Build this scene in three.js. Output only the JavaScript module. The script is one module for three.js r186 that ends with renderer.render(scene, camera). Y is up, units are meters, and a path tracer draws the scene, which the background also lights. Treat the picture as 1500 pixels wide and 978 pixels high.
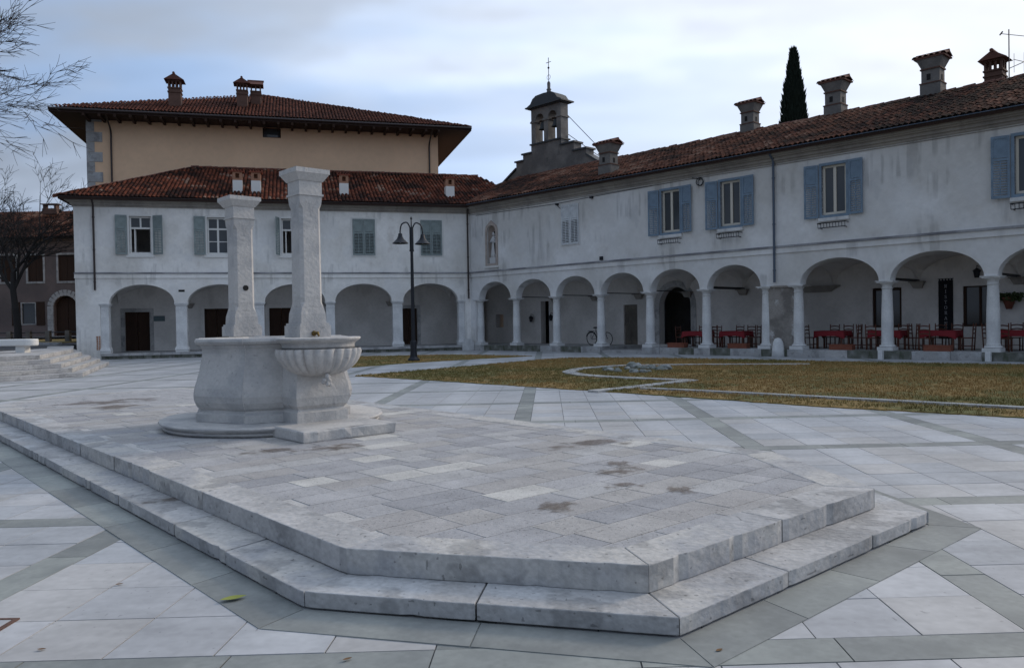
import * as THREE from 'three';
import { mergeGeometries } from 'three/addons/utils/BufferGeometryUtils.js';

// ---------- camera, sky, sun, exposure ----------
const scene = new THREE.Scene();
const camera = new THREE.PerspectiveCamera(45.37, 1024 / 667, 0.1, 1500);
camera.position.set(0, 1.62, 0);
camera.rotation.set(-0.922 * Math.PI / 180, 0, -0.974 * Math.PI / 180);
scene.add(camera);
const renderer = new THREE.WebGLRenderer({ antialias: true });
renderer.toneMapping = THREE.LinearToneMapping;
renderer.toneMappingExposure = 1.2;
renderer.shadowMap.enabled = true;

const SUN = new THREE.Vector3(0.75, 0.42, -0.52).normalize();
const sun = new THREE.DirectionalLight(new THREE.Color(1.0, 0.84, 0.66), 1.4);
sun.position.copy(SUN).multiplyScalar(120);
sun.shadow.radius = 26; sun.castShadow = true;
Object.assign(sun.shadow.camera, { left: -70, right: 70, top: 70, bottom: -70, near: 1, far: 300 });
scene.add(sun); scene.add(sun.target);

// ---------- noise ----------
const rng = (s) => () => { s |= 0; s = s + 0x6D2B79F5 | 0; let t = Math.imul(s ^ s >>> 15, 1 | s); t = t + Math.imul(t ^ t >>> 7, 61 | t) ^ t; return ((t ^ t >>> 14) >>> 0) / 4294967296; };
const R0 = rng(7);
const h3 = (x, y, z) => { let n = Math.imul(x, 374761393) + Math.imul(y, 668265263) + Math.imul(z, 2147483647 ^ 0x5bd1e995) | 0; n = Math.imul(n ^ n >>> 13, 1274126177); return ((n ^ n >>> 16) >>> 0) / 4294967296; };
const sm = (t) => t * t * (3 - 2 * t), mix = (a, b, t) => a + (b - a) * t, clamp = (x, a = 0, b = 1) => Math.min(b, Math.max(a, x));
const step = (a, b, x) => sm(clamp((x - a) / (b - a)));
function vn(x, y, seed = 0, per = 0) {
  const xf = Math.floor(x), yf = Math.floor(y); let fx = x - xf, fy = y - yf; fx = fx * fx * (3 - 2 * fx); fy = fy * fy * (3 - 2 * fy);
  let x0 = xf, x1 = xf + 1, y0 = yf, y1 = yf + 1; if (per) { x0 = ((x0 % per) + per) % per; x1 = ((x1 % per) + per) % per; y0 = ((y0 % per) + per) % per; y1 = ((y1 % per) + per) % per; }
  const k = Math.imul(seed, 1013904223), a = Math.imul(y0, 668265263) + k | 0, b = Math.imul(y1, 668265263) + k | 0, u = Math.imul(x0, 374761393), v = Math.imul(x1, 374761393), S = 1 / 4294967296; let n;
  n = u + a | 0; n = Math.imul(n ^ n >>> 13, 1274126177); n = Math.imul(n ^ n >>> 15, 739982445); const p = ((n ^ n >>> 16) >>> 0) * S; n = v + a | 0; n = Math.imul(n ^ n >>> 13, 1274126177); n = Math.imul(n ^ n >>> 15, 739982445); const q = ((n ^ n >>> 16) >>> 0) * S;
  n = u + b | 0; n = Math.imul(n ^ n >>> 13, 1274126177); n = Math.imul(n ^ n >>> 15, 739982445); const r = ((n ^ n >>> 16) >>> 0) * S; n = v + b | 0; n = Math.imul(n ^ n >>> 13, 1274126177); n = Math.imul(n ^ n >>> 15, 739982445); const t = ((n ^ n >>> 16) >>> 0) * S;
  const m0 = p + (q - p) * fx, m1 = r + (t - r) * fx; return m0 + (m1 - m0) * fy;
}
function fbm(x, y, seed, oct = 4, per = 0) { let a = 0.5, s = 0, n = 0; for (let i = 0; i < oct; i++) { s += a * vn(x, y, seed + i * 17, per); n += a; a *= 0.5; x *= 2; y *= 2; per *= 2; } return s / n; }

// ---------- the sky: thin broken cloud, brighter toward the veiled sun ----------
{
  const W = 1024, H = 512, d = new Float32Array(W * H * 4);
  for (let j = 0; j < H; j++) for (let i = 0; i < W; i++) {
    const ph = ((i + 0.5) / W - 0.5) * 2 * Math.PI, th = ((j + 0.5) / H - 0.5) * Math.PI;
    const x = Math.cos(ph) * Math.cos(th), y = Math.sin(th), z = Math.sin(ph) * Math.cos(th);
    const yy = Math.max(y, 0), k = 1 / (yy + 0.16);
    const cu = x * k, cv = z * k;
    const c1 = fbm(cu * 1.0 + 3.3, cv * 2.0 + 7.1, 11, 5), c2 = fbm(cu * 3.4 + 11, cv * 6.4, 31, 5), c3 = fbm(cu * 0.7 + 5, cv * 1.4 + 2, 57, 4);
    const cover = step(0.36, 0.60, c1 * 0.66 + c2 * 0.34), thick = step(0.38, 0.64, c3 * 0.62 + c2 * 0.38);
    const c4 = fbm(cu * 2.0 + 21, cv * 7.5 + 4, 83, 5);
    const ga = Math.acos(clamp(x * SUN.x + y * SUN.y + z * SUN.z, -1, 1));   // angle from the veiled sun
    const L = 0.33 + 0.66 / (1 + Math.exp((ga - 1.10) * 4.0)), near = clamp(1.25 - ga);
    const gapL = L * 0.92, cloudL = L * mix(1.20, mix(0.74, 0.86, near), thick);
    const gap = [mix(0.60, 0.98, near) * gapL, mix(0.84, 1, near) * gapL, mix(1.26, 1.04, near) * gapL], cl = [mix(0.80, 0.98, near) * cloudL, mix(0.95, 1, near) * cloudL, mix(1.20, 1.05, near) * cloudL];
    const o = (j * W + i) * 4;
    for (let q = 0; q < 3; q++) d[o + q] = y < -0.02 ? 0.18 : mix(gap[q], cl[q], cover) * (1 + (c4 - 0.5) * 0.34);
    d[o + 3] = 1;
  }
  const t = new THREE.DataTexture(d, W, H, THREE.RGBAFormat, THREE.FloatType);
  t.mapping = THREE.EquirectangularReflectionMapping; t.magFilter = t.minFilter = THREE.LinearFilter; t.wrapS = THREE.RepeatWrapping; t.needsUpdate = true;
  scene.background = t; scene.environment = t;
}

// ---------- materials ----------
const toS = (v) => { v = clamp(v); return Math.round(255 * (v <= 0.0031308 ? 12.92 * v : 1.055 * Math.pow(v, 1 / 2.4) - 0.055)); };
function tex(size, period, fn, srgb = true) {
  const d = new Uint8Array(size * size * 4);
  for (let j = 0; j < size; j++) for (let i = 0; i < size; i++) {
    const c = fn(i / size, j / size), o = (j * size + i) * 4;
    for (let q = 0; q < 3; q++) d[o + q] = srgb ? toS(c[q]) : Math.round(255 * clamp(c[q] ?? c));
    d[o + 3] = 255;
  }
  const t = new THREE.DataTexture(d, size, size); t.wrapS = t.wrapT = THREE.RepeatWrapping; t.magFilter = THREE.LinearFilter; t.minFilter = THREE.LinearMipmapLinearFilter; t.generateMipmaps = true;
  if (srgb) t.colorSpace = THREE.SRGBColorSpace; t.repeat.set(1 / period, 1 / period); t.needsUpdate = true; return t;
}
const grey = (v) => [v, v, v];
// patchy surface: large blotches + fine grain, two tints
const blotch = (seed, p0, a, b, dark, amt, grain = 0.12) => (u, v) => {
  const big = fbm(u * p0, v * p0, seed, 5, p0), fine = fbm(u * p0 * 12, v * p0 * 12, seed + 50, 3, p0 * 12), st = step(0.58, 0.78, fbm(u * p0 * 2, v * p0 * 1, seed + 90, 5, p0 * 2) * 0.75 + fine * 0.25);
  return [0, 1, 2].map((q) => mix(mix(a[q], b[q], step(0.3, 0.7, big)), dark[q], st * amt) * (1 - grain / 2 + grain * fine * 1.4));
};
// old limewash: broad patches, repaired areas with edges, thin vertical runs of dirt
const lime = (seed, a, b, dirt, runs) => { const base = blotch(seed, 6, a, b, dirt, 0.5, 0.12); return (u, v) => { const c = base(u, v), rn = fbm(u * 60, v * 5, seed + 200, 4, 60), mk = step(0.50, 0.66, fbm(u * 8, v * 8, seed + 230, 4, 8)), pt = step(0.56, 0.60, fbm(u * 4, v * 4, seed + 260, 5, 4)), k = 1 - runs * mk * step(0.48, 0.72, rn); return c.map((x, q) => mix(x, [0.66, 0.66, 0.66][q] * 0.5 + x * 0.52, pt * 0.6) * k); }; };
const tPlasterR = tex(768, 11, lime(101, [0.76, 0.755, 0.75], [0.60, 0.585, 0.56], [0.38, 0.385, 0.395], 0.24));
const tPlasterL = tex(768, 9, lime(131, [0.82, 0.80, 0.765], [0.69, 0.665, 0.62], [0.46, 0.42, 0.38], 0.20));
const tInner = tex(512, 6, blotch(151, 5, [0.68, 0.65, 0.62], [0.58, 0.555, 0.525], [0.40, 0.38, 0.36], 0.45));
const hard = (seed, a, b, lk = 0.42, gr = 0.40) => (u, v) => { const big = fbm(u * 6, v * 6, seed, 5, 6), f = fbm(u * 90, v * 90, seed + 9, 3, 90), pit = vn(u * 70, v * 70, seed + 20, 70), lich = step(0.60, 0.70, fbm(u * 9, v * 9, seed + 40, 5, 9)), g = 1 - gr * 0.5 + gr * f; return [0, 1, 2].map((q) => mix(mix(a[q], b[q], step(0.35, 0.65, big)), [0.15, 0.15, 0.15][q], lich * lk) * g * (pit > 0.93 ? 1 - gr * 1.1 : 1)); };
const tStone = tex(768, 2.6, hard(171, [0.45, 0.44, 0.43], [0.36, 0.355, 0.35])), tStone2 = tex(512, 2.1, hard(175, [0.43, 0.435, 0.44], [0.37, 0.365, 0.36])), tStone3 = tex(512, 2.3, hard(179, [0.455, 0.44, 0.415], [0.35, 0.35, 0.355]));
const tWell = tex(768, 2.2, hard(191, [0.49, 0.475, 0.455], [0.385, 0.38, 0.375], 0.16, 0.20));
const tTile = tex(512, 1.7, (u, v) => { const s = fbm(u * 4, v * 14, 205, 4, 4), f = fbm(u * 40, v * 40, 222, 2, 40), b = fbm(u * 3, v * 3, 233, 4, 3); return grey(1).map((_, q) => [0.45, 0.455, 0.465][q] * (0.76 + 0.24 * s + 0.34 * (b - 0.5) + 0.16 * (f - 0.5)) * (vn(u * 60, v * 60, 239, 60) > 0.955 ? 0.72 : 1)); });
const tSlab = tex(512, 1.9, blotch(241, 5, [0.245, 0.258, 0.245], [0.19, 0.202, 0.196], [0.13, 0.14, 0.135], 0.35, 0.2));
const tGran = tex(1024, 1.3, (u, v) => { const s = vn(u * 210, v * 210, 261, 210), g = vn(u * 96, v * 96, 271, 96), b = fbm(u * 5, v * 5, 281, 4, 5); const k = 0.80 + 0.34 * (b - 0.5) + 0.20 * (s - 0.5) + (g > 0.83 ? -0.26 : 0) + (s > 0.88 ? 0.12 : 0); return [k, k, k]; });
const tGrass = tex(512, 5, (u, v) => { const a = fbm(u * 5, v * 5, 301, 5, 5), f = fbm(u * 110, v * 110, 321, 2, 110), t = step(0.38, 0.62, a); return [0, 1, 2].map((q) => mix([0.125, 0.115, 0.028][q], [0.27, 0.17, 0.05][q], t) * (0.75 + 0.6 * f)); });
const tRough = tex(512, 1.1, blotch(341, 6, [0.20, 0.20, 0.185], [0.11, 0.115, 0.095], [0.045, 0.055, 0.03], 0.75, 0.4));
const tPeach = tex(512, 10, blotch(361, 4, [0.84, 0.57, 0.37], [0.78, 0.53, 0.345], [0.74, 0.44, 0.26], 0.25, 0.07));
const tGrey = tex(512, 4, blotch(381, 5, [0.19, 0.175, 0.16], [0.12, 0.112, 0.105], [0.05, 0.05, 0.05], 0.55, 0.2));
const tCorn = tex(512, 5, blotch(391, 6, [0.34, 0.31, 0.27], [0.24, 0.22, 0.20], [0.12, 0.11, 0.105], 0.5, 0.15));
const tWeather = tex(512, 7, blotch(385, 7, [0.36, 0.36, 0.37], [0.17, 0.17, 0.185], [0.07, 0.075, 0.09], 0.8, 0.2));
const tPinkShaded = tex(512, 8, blotch(401, 4, [0.17, 0.13, 0.12], [0.125, 0.10, 0.095], [0.07, 0.06, 0.06], 0.4, 0.12));  // distant house plaster: the shade of the trees is put into this dark colour
const tPier = tex(512, 2.3, blotch(411, 5, [0.30, 0.275, 0.25], [0.17, 0.155, 0.14], [0.55, 0.55, 0.55], 0.6, 0.2));
const tMarble = tex(512, 1.6, blotch(431, 5, [0.70, 0.70, 0.69], [0.58, 0.58, 0.575], [0.36, 0.36, 0.36], 0.5, 0.14));
const tWood = tex(512, 1.2, (u, v) => { const g = fbm(u * 40, v * 3, 421, 4, 40); return [0.10, 0.045, 0.022].map((c) => c * (0.55 + 0.9 * g)); });
const bFine = tex(512, 0.9, (u, v) => grey(fbm(u * 24, v * 24, 441, 4, 24)), false);
const bCoarse = tex(512, 2.2, (u, v) => grey(fbm(u * 12, v * 12, 461, 5, 12)), false);
const M = (o) => { if (o.rgb) { o.color = new THREE.Color().setRGB(...o.rgb); delete o.rgb; } return new THREE.MeshStandardMaterial({ roughness: 0.9, metalness: 0, side: THREE.DoubleSide, ...o }); };
const m = {
  plasterR: M({ map: tPlasterR, bumpMap: bCoarse, bumpScale: 0.012 }), plasterL: M({ map: tPlasterL, bumpMap: bCoarse, bumpScale: 0.012 }),
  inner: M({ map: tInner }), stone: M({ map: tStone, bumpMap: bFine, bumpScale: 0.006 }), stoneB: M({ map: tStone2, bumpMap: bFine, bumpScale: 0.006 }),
  stoneC: M({ map: tStone3, bumpMap: bFine, bumpScale: 0.006 }), well: M({ map: tWell, bumpMap: bFine, bumpScale: 0.006 }),
  column: M({ map: tMarble, bumpMap: bFine, bumpScale: 0.003 }), rough: M({ map: tRough, bumpMap: bCoarse, bumpScale: 0.04 }),
  mortar: M({ rgb: [0.58, 0.565, 0.545], map: tGran }), joint: M({ rgb: [0.10, 0.10, 0.10] }), gap: M({ rgb: [0.05, 0.05, 0.045], map: tGran }),
  peach: M({ map: tPeach }), weather: M({ map: tWeather }), greyPlaster: M({ map: tGrey, bumpMap: bCoarse, bumpScale: 0.01 }), cornice: M({ map: tCorn }), pink: M({ map: tPinkShaded }),
  wood: M({ map: tWood, roughness: 0.6 }), darkwood: M({ map: tWood, rgb: [0.35, 0.35, 0.38] }), door: M({ map: tGrey, rgb: [0.95, 0.9, 0.82] }), stainPier: M({ map: tPier, bumpMap: bCoarse, bumpScale: 0.02 }),
  chair: M({ map: tWood, rgb: [1.0, 0.62, 0.5], roughness: 0.45 }), iron: M({ rgb: [0.018, 0.02, 0.026], roughness: 0.5, metalness: 0.4 }), gutterR: M({ rgb: [0.085, 0.11, 0.15], roughness: 0.5, metalness: 0.3 }), gutterL: M({ rgb: [0.035, 0.022, 0.020], roughness: 0.5 }),
  blue: M({ rgb: [0.205, 0.29, 0.385], roughness: 0.65, map: tGran }), greenShut: M({ rgb: [0.28, 0.335, 0.33], roughness: 0.7, map: tGran }), paleShut: M({ rgb: [0.74, 0.77, 0.79], roughness: 0.7, map: tGran }),
  paleStone: M({ map: tMarble }), white: M({ rgb: [0.70, 0.69, 0.66], roughness: 0.6 }), cream: M({ rgb: [0.60, 0.56, 0.48], roughness: 0.6 }),
  dark: M({ rgb: [0.012, 0.011, 0.011] }), glass: new THREE.MeshPhysicalMaterial({ color: new THREE.Color(0.05, 0.055, 0.06), roughness: 0.06, metalness: 0, ior: 1.5, side: THREE.DoubleSide }),
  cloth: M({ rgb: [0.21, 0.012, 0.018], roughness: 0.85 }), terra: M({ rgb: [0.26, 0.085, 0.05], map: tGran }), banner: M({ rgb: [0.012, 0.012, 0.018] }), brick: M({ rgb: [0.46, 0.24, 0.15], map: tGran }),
  brickDark: M({ rgb: [0.14, 0.075, 0.055], map: tGran }), tile: new THREE.MeshPhysicalMaterial({ roughness: 1, specularIntensity: 0.15, side: THREE.DoubleSide }), deck: M({ rgb: [0.035, 0.018, 0.013] }), ridgeTile: M({ rgb: [0.15, 0.06, 0.042], map: tGran }), capTile: M({ rgb: [0.34, 0.10, 0.06], map: tGran }),
  brass: M({ rgb: [0.16, 0.11, 0.04], roughness: 0.45, metalness: 0.9 }), leafDark: M({ rgb: [0.012, 0.022, 0.012] }), leafGreen: M({ rgb: [0.06, 0.09, 0.03] }), flower: M({ rgb: [0.16, 0.05, 0.03] }),
  bark: M({ rgb: [0.030, 0.026, 0.024] }), grass: M({ map: tGrass, bumpMap: bFine, bumpScale: 0.03 }), blade: M({}), earth: M({ rgb: [0.10, 0.085, 0.06], map: tGran }), asphalt: M({ rgb: [0.06, 0.06, 0.062], map: tGran }),
  rock: M({ map: tRough, rgb: [1.3, 1.35, 1.45], bumpMap: bCoarse, bumpScale: 0.03 }), stain: M({ rgb: [0.20, 0.16, 0.125], map: tGran }), tyre: M({ rgb: [0.012, 0.012, 0.013], roughness: 0.8 }), metal: M({ rgb: [0.28, 0.28, 0.29], roughness: 0.4, metalness: 0.8 }),
  saint: M({ rgb: [0.55, 0.55, 0.55] }), niche: M({ rgb: [0.52, 0.44, 0.39], map: tGran }), brownCloak: M({ rgb: [0.03, 0.024, 0.022] }), leafDry: M({ rgb: [0.14, 0.075, 0.03] }), leafFresh: M({ rgb: [0.24, 0.27, 0.06] }), copper: M({ rgb: [0.035, 0.04, 0.045], roughness: 0.6 }), sign: M({ rgb: [0.05, 0.09, 0.10], roughness: 0.4 }),
};
const granite = [[0.46, 0.455, 0.46], [0.43, 0.425, 0.43], [0.40, 0.398, 0.408], [0.445, 0.43, 0.415], [0.48, 0.475, 0.47], [0.365, 0.365, 0.378], [0.425, 0.41, 0.40]].map((c) => M({ rgb: c, map: tGran, bumpMap: bFine, bumpScale: 0.004 }));
const graniteWhite = M({ rgb: [0.60, 0.585, 0.55], map: tGran, bumpMap: bFine, bumpScale: 0.003 });
const tileMats = [[1, 1, 1], [0.95, 0.955, 0.965], [1.06, 1.055, 1.05], [1.0, 0.975, 0.94], [0.90, 0.92, 0.94], [1.03, 1.04, 1.05]].map((c) => M({ rgb: c, map: tTile, roughness: 0.75 }));
const slabMats = [[1, 1, 1], [0.9, 0.9, 0.9], [1.12, 1.12, 1.1]].map((c) => M({ rgb: c, map: tSlab, roughness: 0.75 }));

// ---------- helpers ----------
const D2R = Math.PI / 180, V = (x, y, z) => new THREE.Vector3(x, y, z);
function muv(g) {                                     // uv in metres by each face's main axis
  const n = g.index ? g.toNonIndexed() : g.clone(), p = n.attributes.position, uv = new Float32Array(p.count * 2);
  if (!n.attributes.normal) n.computeVertexNormals();
  const a = V(), b = V(), c = V();
  for (let i = 0; i < p.count; i += 3) {
    a.fromBufferAttribute(p, i); b.fromBufferAttribute(p, i + 1).sub(a); c.fromBufferAttribute(p, i + 2).sub(a); b.cross(c);
    const x = Math.abs(b.x), y = Math.abs(b.y), z = Math.abs(b.z);
    for (let k = 0; k < 3; k++) { const X = p.getX(i + k), Y = p.getY(i + k), Z = p.getZ(i + k); uv[(i + k) * 2] = x > y && x > z ? Z : X; uv[(i + k) * 2 + 1] = y >= x && y >= z ? Z : Y; }
  }
  const o = new THREE.BufferGeometry(); o.setAttribute('position', p); o.setAttribute('normal', n.attributes.normal); o.setAttribute('uv', new THREE.BufferAttribute(uv, 2)); return o;
}
const geo = (gs) => { gs = (Array.isArray(gs) ? gs : [gs]).map(muv); return gs.length > 1 ? mergeGeometries(gs) : gs[0]; };
const used = {};
const numbered = (n) => { const k = used[n] = (used[n] ?? -1) + 1; return k ? `${n}_${String(k).padStart(3, '0')}` : n; };
function part(name, gs, mat, parent) { const o = new THREE.Mesh(gs.isBufferGeometry && gs.userData.done ? gs : geo(gs), mat); o.name = name; o.castShadow = o.receiveShadow = true; parent.add(o); return o; }
function thing(name, label, category, group, parent = scene) { const o = new THREE.Group(); o.name = numbered(name); o.userData = { label, category }; if (group) o.userData.group = group; parent.add(o); return o; }
function solo(name, gs, mat, label, category, group) { const o = part(numbered(name), gs, mat, scene); o.userData = { label, category }; if (group) o.userData.group = group; return o; }
function struct(name, gs, mat) { const o = part(numbered(name), gs, mat, scene); o.userData = { kind: 'structure', label: name.replace(/_/g, ' ') }; return o; }
const bx = (w, h, d, x = 0, y = 0, z = 0) => new THREE.BoxGeometry(w, h, d).translate(x, y, z);               // centred
const bb = (x0, x1, y0, y1, z0, z1) => bx(x1 - x0, y1 - y0, z1 - z0, (x0 + x1) / 2, (y0 + y1) / 2, (z0 + z1) / 2); // by bounds
const cyl = (r0, r1, h, x, y, z, n = 12) => new THREE.CylinderGeometry(r1, r0, h, n).translate(x, y + h / 2, z);
const lathe = (pts, n = 20, x = 0, y = 0, z = 0) => new THREE.LatheGeometry(pts.map((p) => new THREE.Vector2(...p)), n).translate(x, y, z);
function rod(a, b, r0, r1 = r0, n = 6) { const d = b.clone().sub(a), g = new THREE.CylinderGeometry(r1, r0, d.length(), n, 1); g.applyQuaternion(new THREE.Quaternion().setFromUnitVectors(V(0, 1, 0), d.clone().normalize())); const c = a.clone().add(b).multiplyScalar(0.5); return g.translate(c.x, c.y, c.z); }
const tube = (pts, r, n = 24, k = 6) => new THREE.TubeGeometry(new THREE.CatmullRomCurve3(pts), n, r, k);
const shapeOf = (pts) => new THREE.Shape(pts.map((p) => new THREE.Vector2(...p)));
// horizontal polygon in plan [X, depth] extruded upward from y0 to y1
function plan(pts, y0, y1, bev = 0) { const g = new THREE.ExtrudeGeometry(shapeOf(pts), { depth: y1 - y0 - 2 * bev, bevelEnabled: bev > 0, bevelSize: bev, bevelThickness: bev, bevelSegments: 2, bevelOffset: -bev, curveSegments: 24 }); g.rotateX(-Math.PI / 2); return g.translate(0, y0 + bev, 0); }
const upright = (shape, z0, z1) => new THREE.ExtrudeGeometry(shape, { depth: z1 - z0, bevelEnabled: false, curveSegments: 20 }).translate(0, 0, z0);
function offsetPoly(p, d) {                           // moves every edge of a counter-clockwise polygon inward by d
  const n = p.length, L = p.map((a, i) => { const b = p[(i + 1) % n], l = Math.hypot(b[0] - a[0], b[1] - a[1]), nx = -(b[1] - a[1]) / l, ny = (b[0] - a[0]) / l; return [nx, ny, nx * a[0] + ny * a[1] + d]; });
  return L.map((l, i) => { const k = L[(i + n - 1) % n], det = k[0] * l[1] - k[1] * l[0]; return [(k[2] * l[1] - k[1] * l[2]) / det, (k[0] * l[2] - k[2] * l[0]) / det]; });
}
const inside = (p, x, y) => { let r = false; for (let i = 0, j = p.length - 1; i < p.length; j = i++) if ((p[i][1] > y) !== (p[j][1] > y) && x < (p[j][0] - p[i][0]) * (y - p[i][1]) / (p[j][1] - p[i][1]) + p[i][0]) r = !r; return r; };
const dist = (p, x, y) => Math.min(...p.map((a, i) => { const b = p[(i + 1) % p.length], dx = b[0] - a[0], dy = b[1] - a[1], t = clamp(((x - a[0]) * dx + (y - a[1]) * dy) / (dx * dx + dy * dy)); return Math.hypot(x - a[0] - t * dx, y - a[1] - t * dy); }));

// ---------- plan of the square: X to the right, depth away from the camera ----------
const AX = [-0.664, 0.748], NX = [0.748, 0.664];     // long axis of the platform, and across it
const pl = (a, n) => [a * AX[0] + n * NX[0], a * AX[1] + n * NX[1]];
const oct = (a0, a1, n0, n1, ca, cn) => [[a0, n0 + cn], [a0, n1 - cn], [a0 + ca, n1], [a1 - ca, n1], [a1, n1 - cn], [a1, n0 + cn], [a1 - ca, n0], [a0 + ca, n0]].map(([a, n]) => pl(a, n));
const P_UP = oct(2.78, 18.16, 2.42, 7.28, 1.5, 1.03), P_IN = offsetPoly(P_UP, 0.33), P_LOW = offsetPoly(P_UP, -0.33), P_BORD = offsetPoly(P_LOW, -0.31);
const LAWN_B = [[-4.87, 24.64], [-2.09, 22.05], [2.24, 17.65], [5.44, 14.2], [7.79, 12.18], [13, 7.2], [22.5, 18.2], [15.64, 24.43], [12.5, 26.9], [8.73, 30.2], [6.72, 31.9], [4.4, 33.2], [2.42, 33.9], [0.81, 32.3], [-2.4, 27.82]];
const LAWN_A = [[-9.5, 27.5], [-5.85, 29.65], [-3.92, 32.3], [-1.2, 34.8], [0.92, 36.42], [-0.57, 37.72], [-3.21, 39.6], [-7.79, 39.2], [-11, 36]];

// ---------- ground and paving ----------
struct('ground', new THREE.PlaneGeometry(900, 900).rotateX(-Math.PI / 2).translate(0, -0.03, -200), m.earth);
{
  const g = new THREE.Group(); g.name = 'plaza_pavement'; g.userData = { kind: 'structure', label: 'pale stone plaza pavement laid in squares between dark bands' }; scene.add(g);
  part('joint_bed', bb(-26, 34, -0.025, -0.008, -48, 1), m.joint, g);
  const S = 3.0, BW = 0.28, tiles = [], slabs = [], r = rng(21);
  const warp = (x, d) => [x + 0.045 * (d - 7), d + 0.03 * x];
  const quad = (x0, x1, d0, d1) => [warp(x0, d0), warp(x1, d0), warp(x1, d1), warp(x0, d1)];
  const keep = (q) => { const cx = (q[0][0] + q[2][0]) / 2, cd = (q[0][1] + q[2][1]) / 2;
    if (inside(P_BORD, cx, cd) && dist(P_BORD, cx, cd) > 0.75) return 0;
    for (const L of [LAWN_A, LAWN_B]) if (inside(L, cx, cd) && dist(L, cx, cd) > 0.8) return 0;
    return 1; };
  for (let i = -9; i < 10; i++) for (let j = -2; j < 15; j++) {
    const x0 = -0.13 + S * i + BW / 2, d0 = 3.8 + 2.98 * j + BW / 2, n = 5, w = (S - BW) / n, e = (2.98 - BW) / n;
    for (let a = 0; a < n; a++) for (let b = 0; b < n; b++) { const q = quad(x0 + a * w + 0.004, x0 + (a + 1) * w - 0.004, d0 + b * e + 0.004, d0 + (b + 1) * e - 0.004); if (keep(q)) tiles.push(q); }
    for (let k = 0; k < 3; k++) {
      const ws = (S) / 3, q = quad(x0 - BW + k * ws + 0.004, x0 - BW + (k + 1) * ws - 0.004, d0 - BW + 0.004, d0 - 0.004); if (keep(q)) slabs.push(q);
      const es = (2.98 - BW) / 3, q2 = quad(x0 - BW + 0.004, x0 - 0.004, d0 + k * es + 0.004, d0 + (k + 1) * es - 0.004); if (keep(q2)) slabs.push(q2);
    }
  }
  const block = (q, top) => { const p = []; const t = q.map(([x, d]) => [x, top, -d]), u = q.map(([x, d]) => [x, -0.02, -d]);
    const f = (a, b, c, d) => p.push(...a, ...b, ...c, ...a, ...c, ...d); f(t[0], t[1], t[2], t[3]); for (let i = 0; i < 4; i++) { const k = (i + 1) % 4; f(u[i], u[k], t[k], t[i]); }
    const o = new THREE.BufferGeometry(); o.setAttribute('position', new THREE.Float32BufferAttribute(p, 3)); o.computeVertexNormals(); return o; };
  const show = (q) => { const x = (q[0][0] + q[2][0]) / 2, d = (q[0][1] + q[2][1]) / 2; return d > 2.6 && Math.abs(x) < 0.68 * d + 0.6 ? d : 100 + d; };
  for (const [list, name, mats, top] of [[tiles, 'paving_tile', tileMats, 0], [slabs, 'dark_band_slab', slabMats, 0]]) {
    list.sort((a, b) => show(a) - show(b));
    const rest = mats.map(() => []);
    list.forEach((q, i) => { const k = Math.floor(r() * mats.length), g1 = block(q, top + (r() - 0.5) * 0.003); if (i < 290) part(name, g1, mats[k], g); else rest[0].push(g1); });
    const o = part('distant_' + name + 's', rest[0], mats[0], g); o.userData.kind = 'stuff';
  }
  // dark border slabs round the stepped platform
  P_BORD.forEach((a, i) => { const k = (i + 1) % 8, b = P_BORD[k], c = P_LOW[k], d = P_LOW[i], L = Math.hypot(b[0] - a[0], b[1] - a[1]), n = Math.max(1, Math.round(L / 0.95));
    for (let s = 0; s < n; s++) { const t0 = s / n + 0.004 / L, t1 = (s + 1) / n - 0.004 / L, l = (p, q, t) => [mix(p[0], q[0], t), mix(p[1], q[1], t)]; part('border_slab', block([l(a, b, t0), l(a, b, t1), l(d, c, t1), l(d, c, t0)], 0.005), slabMats[Math.floor(r() * 3)], g); } });
}

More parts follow.
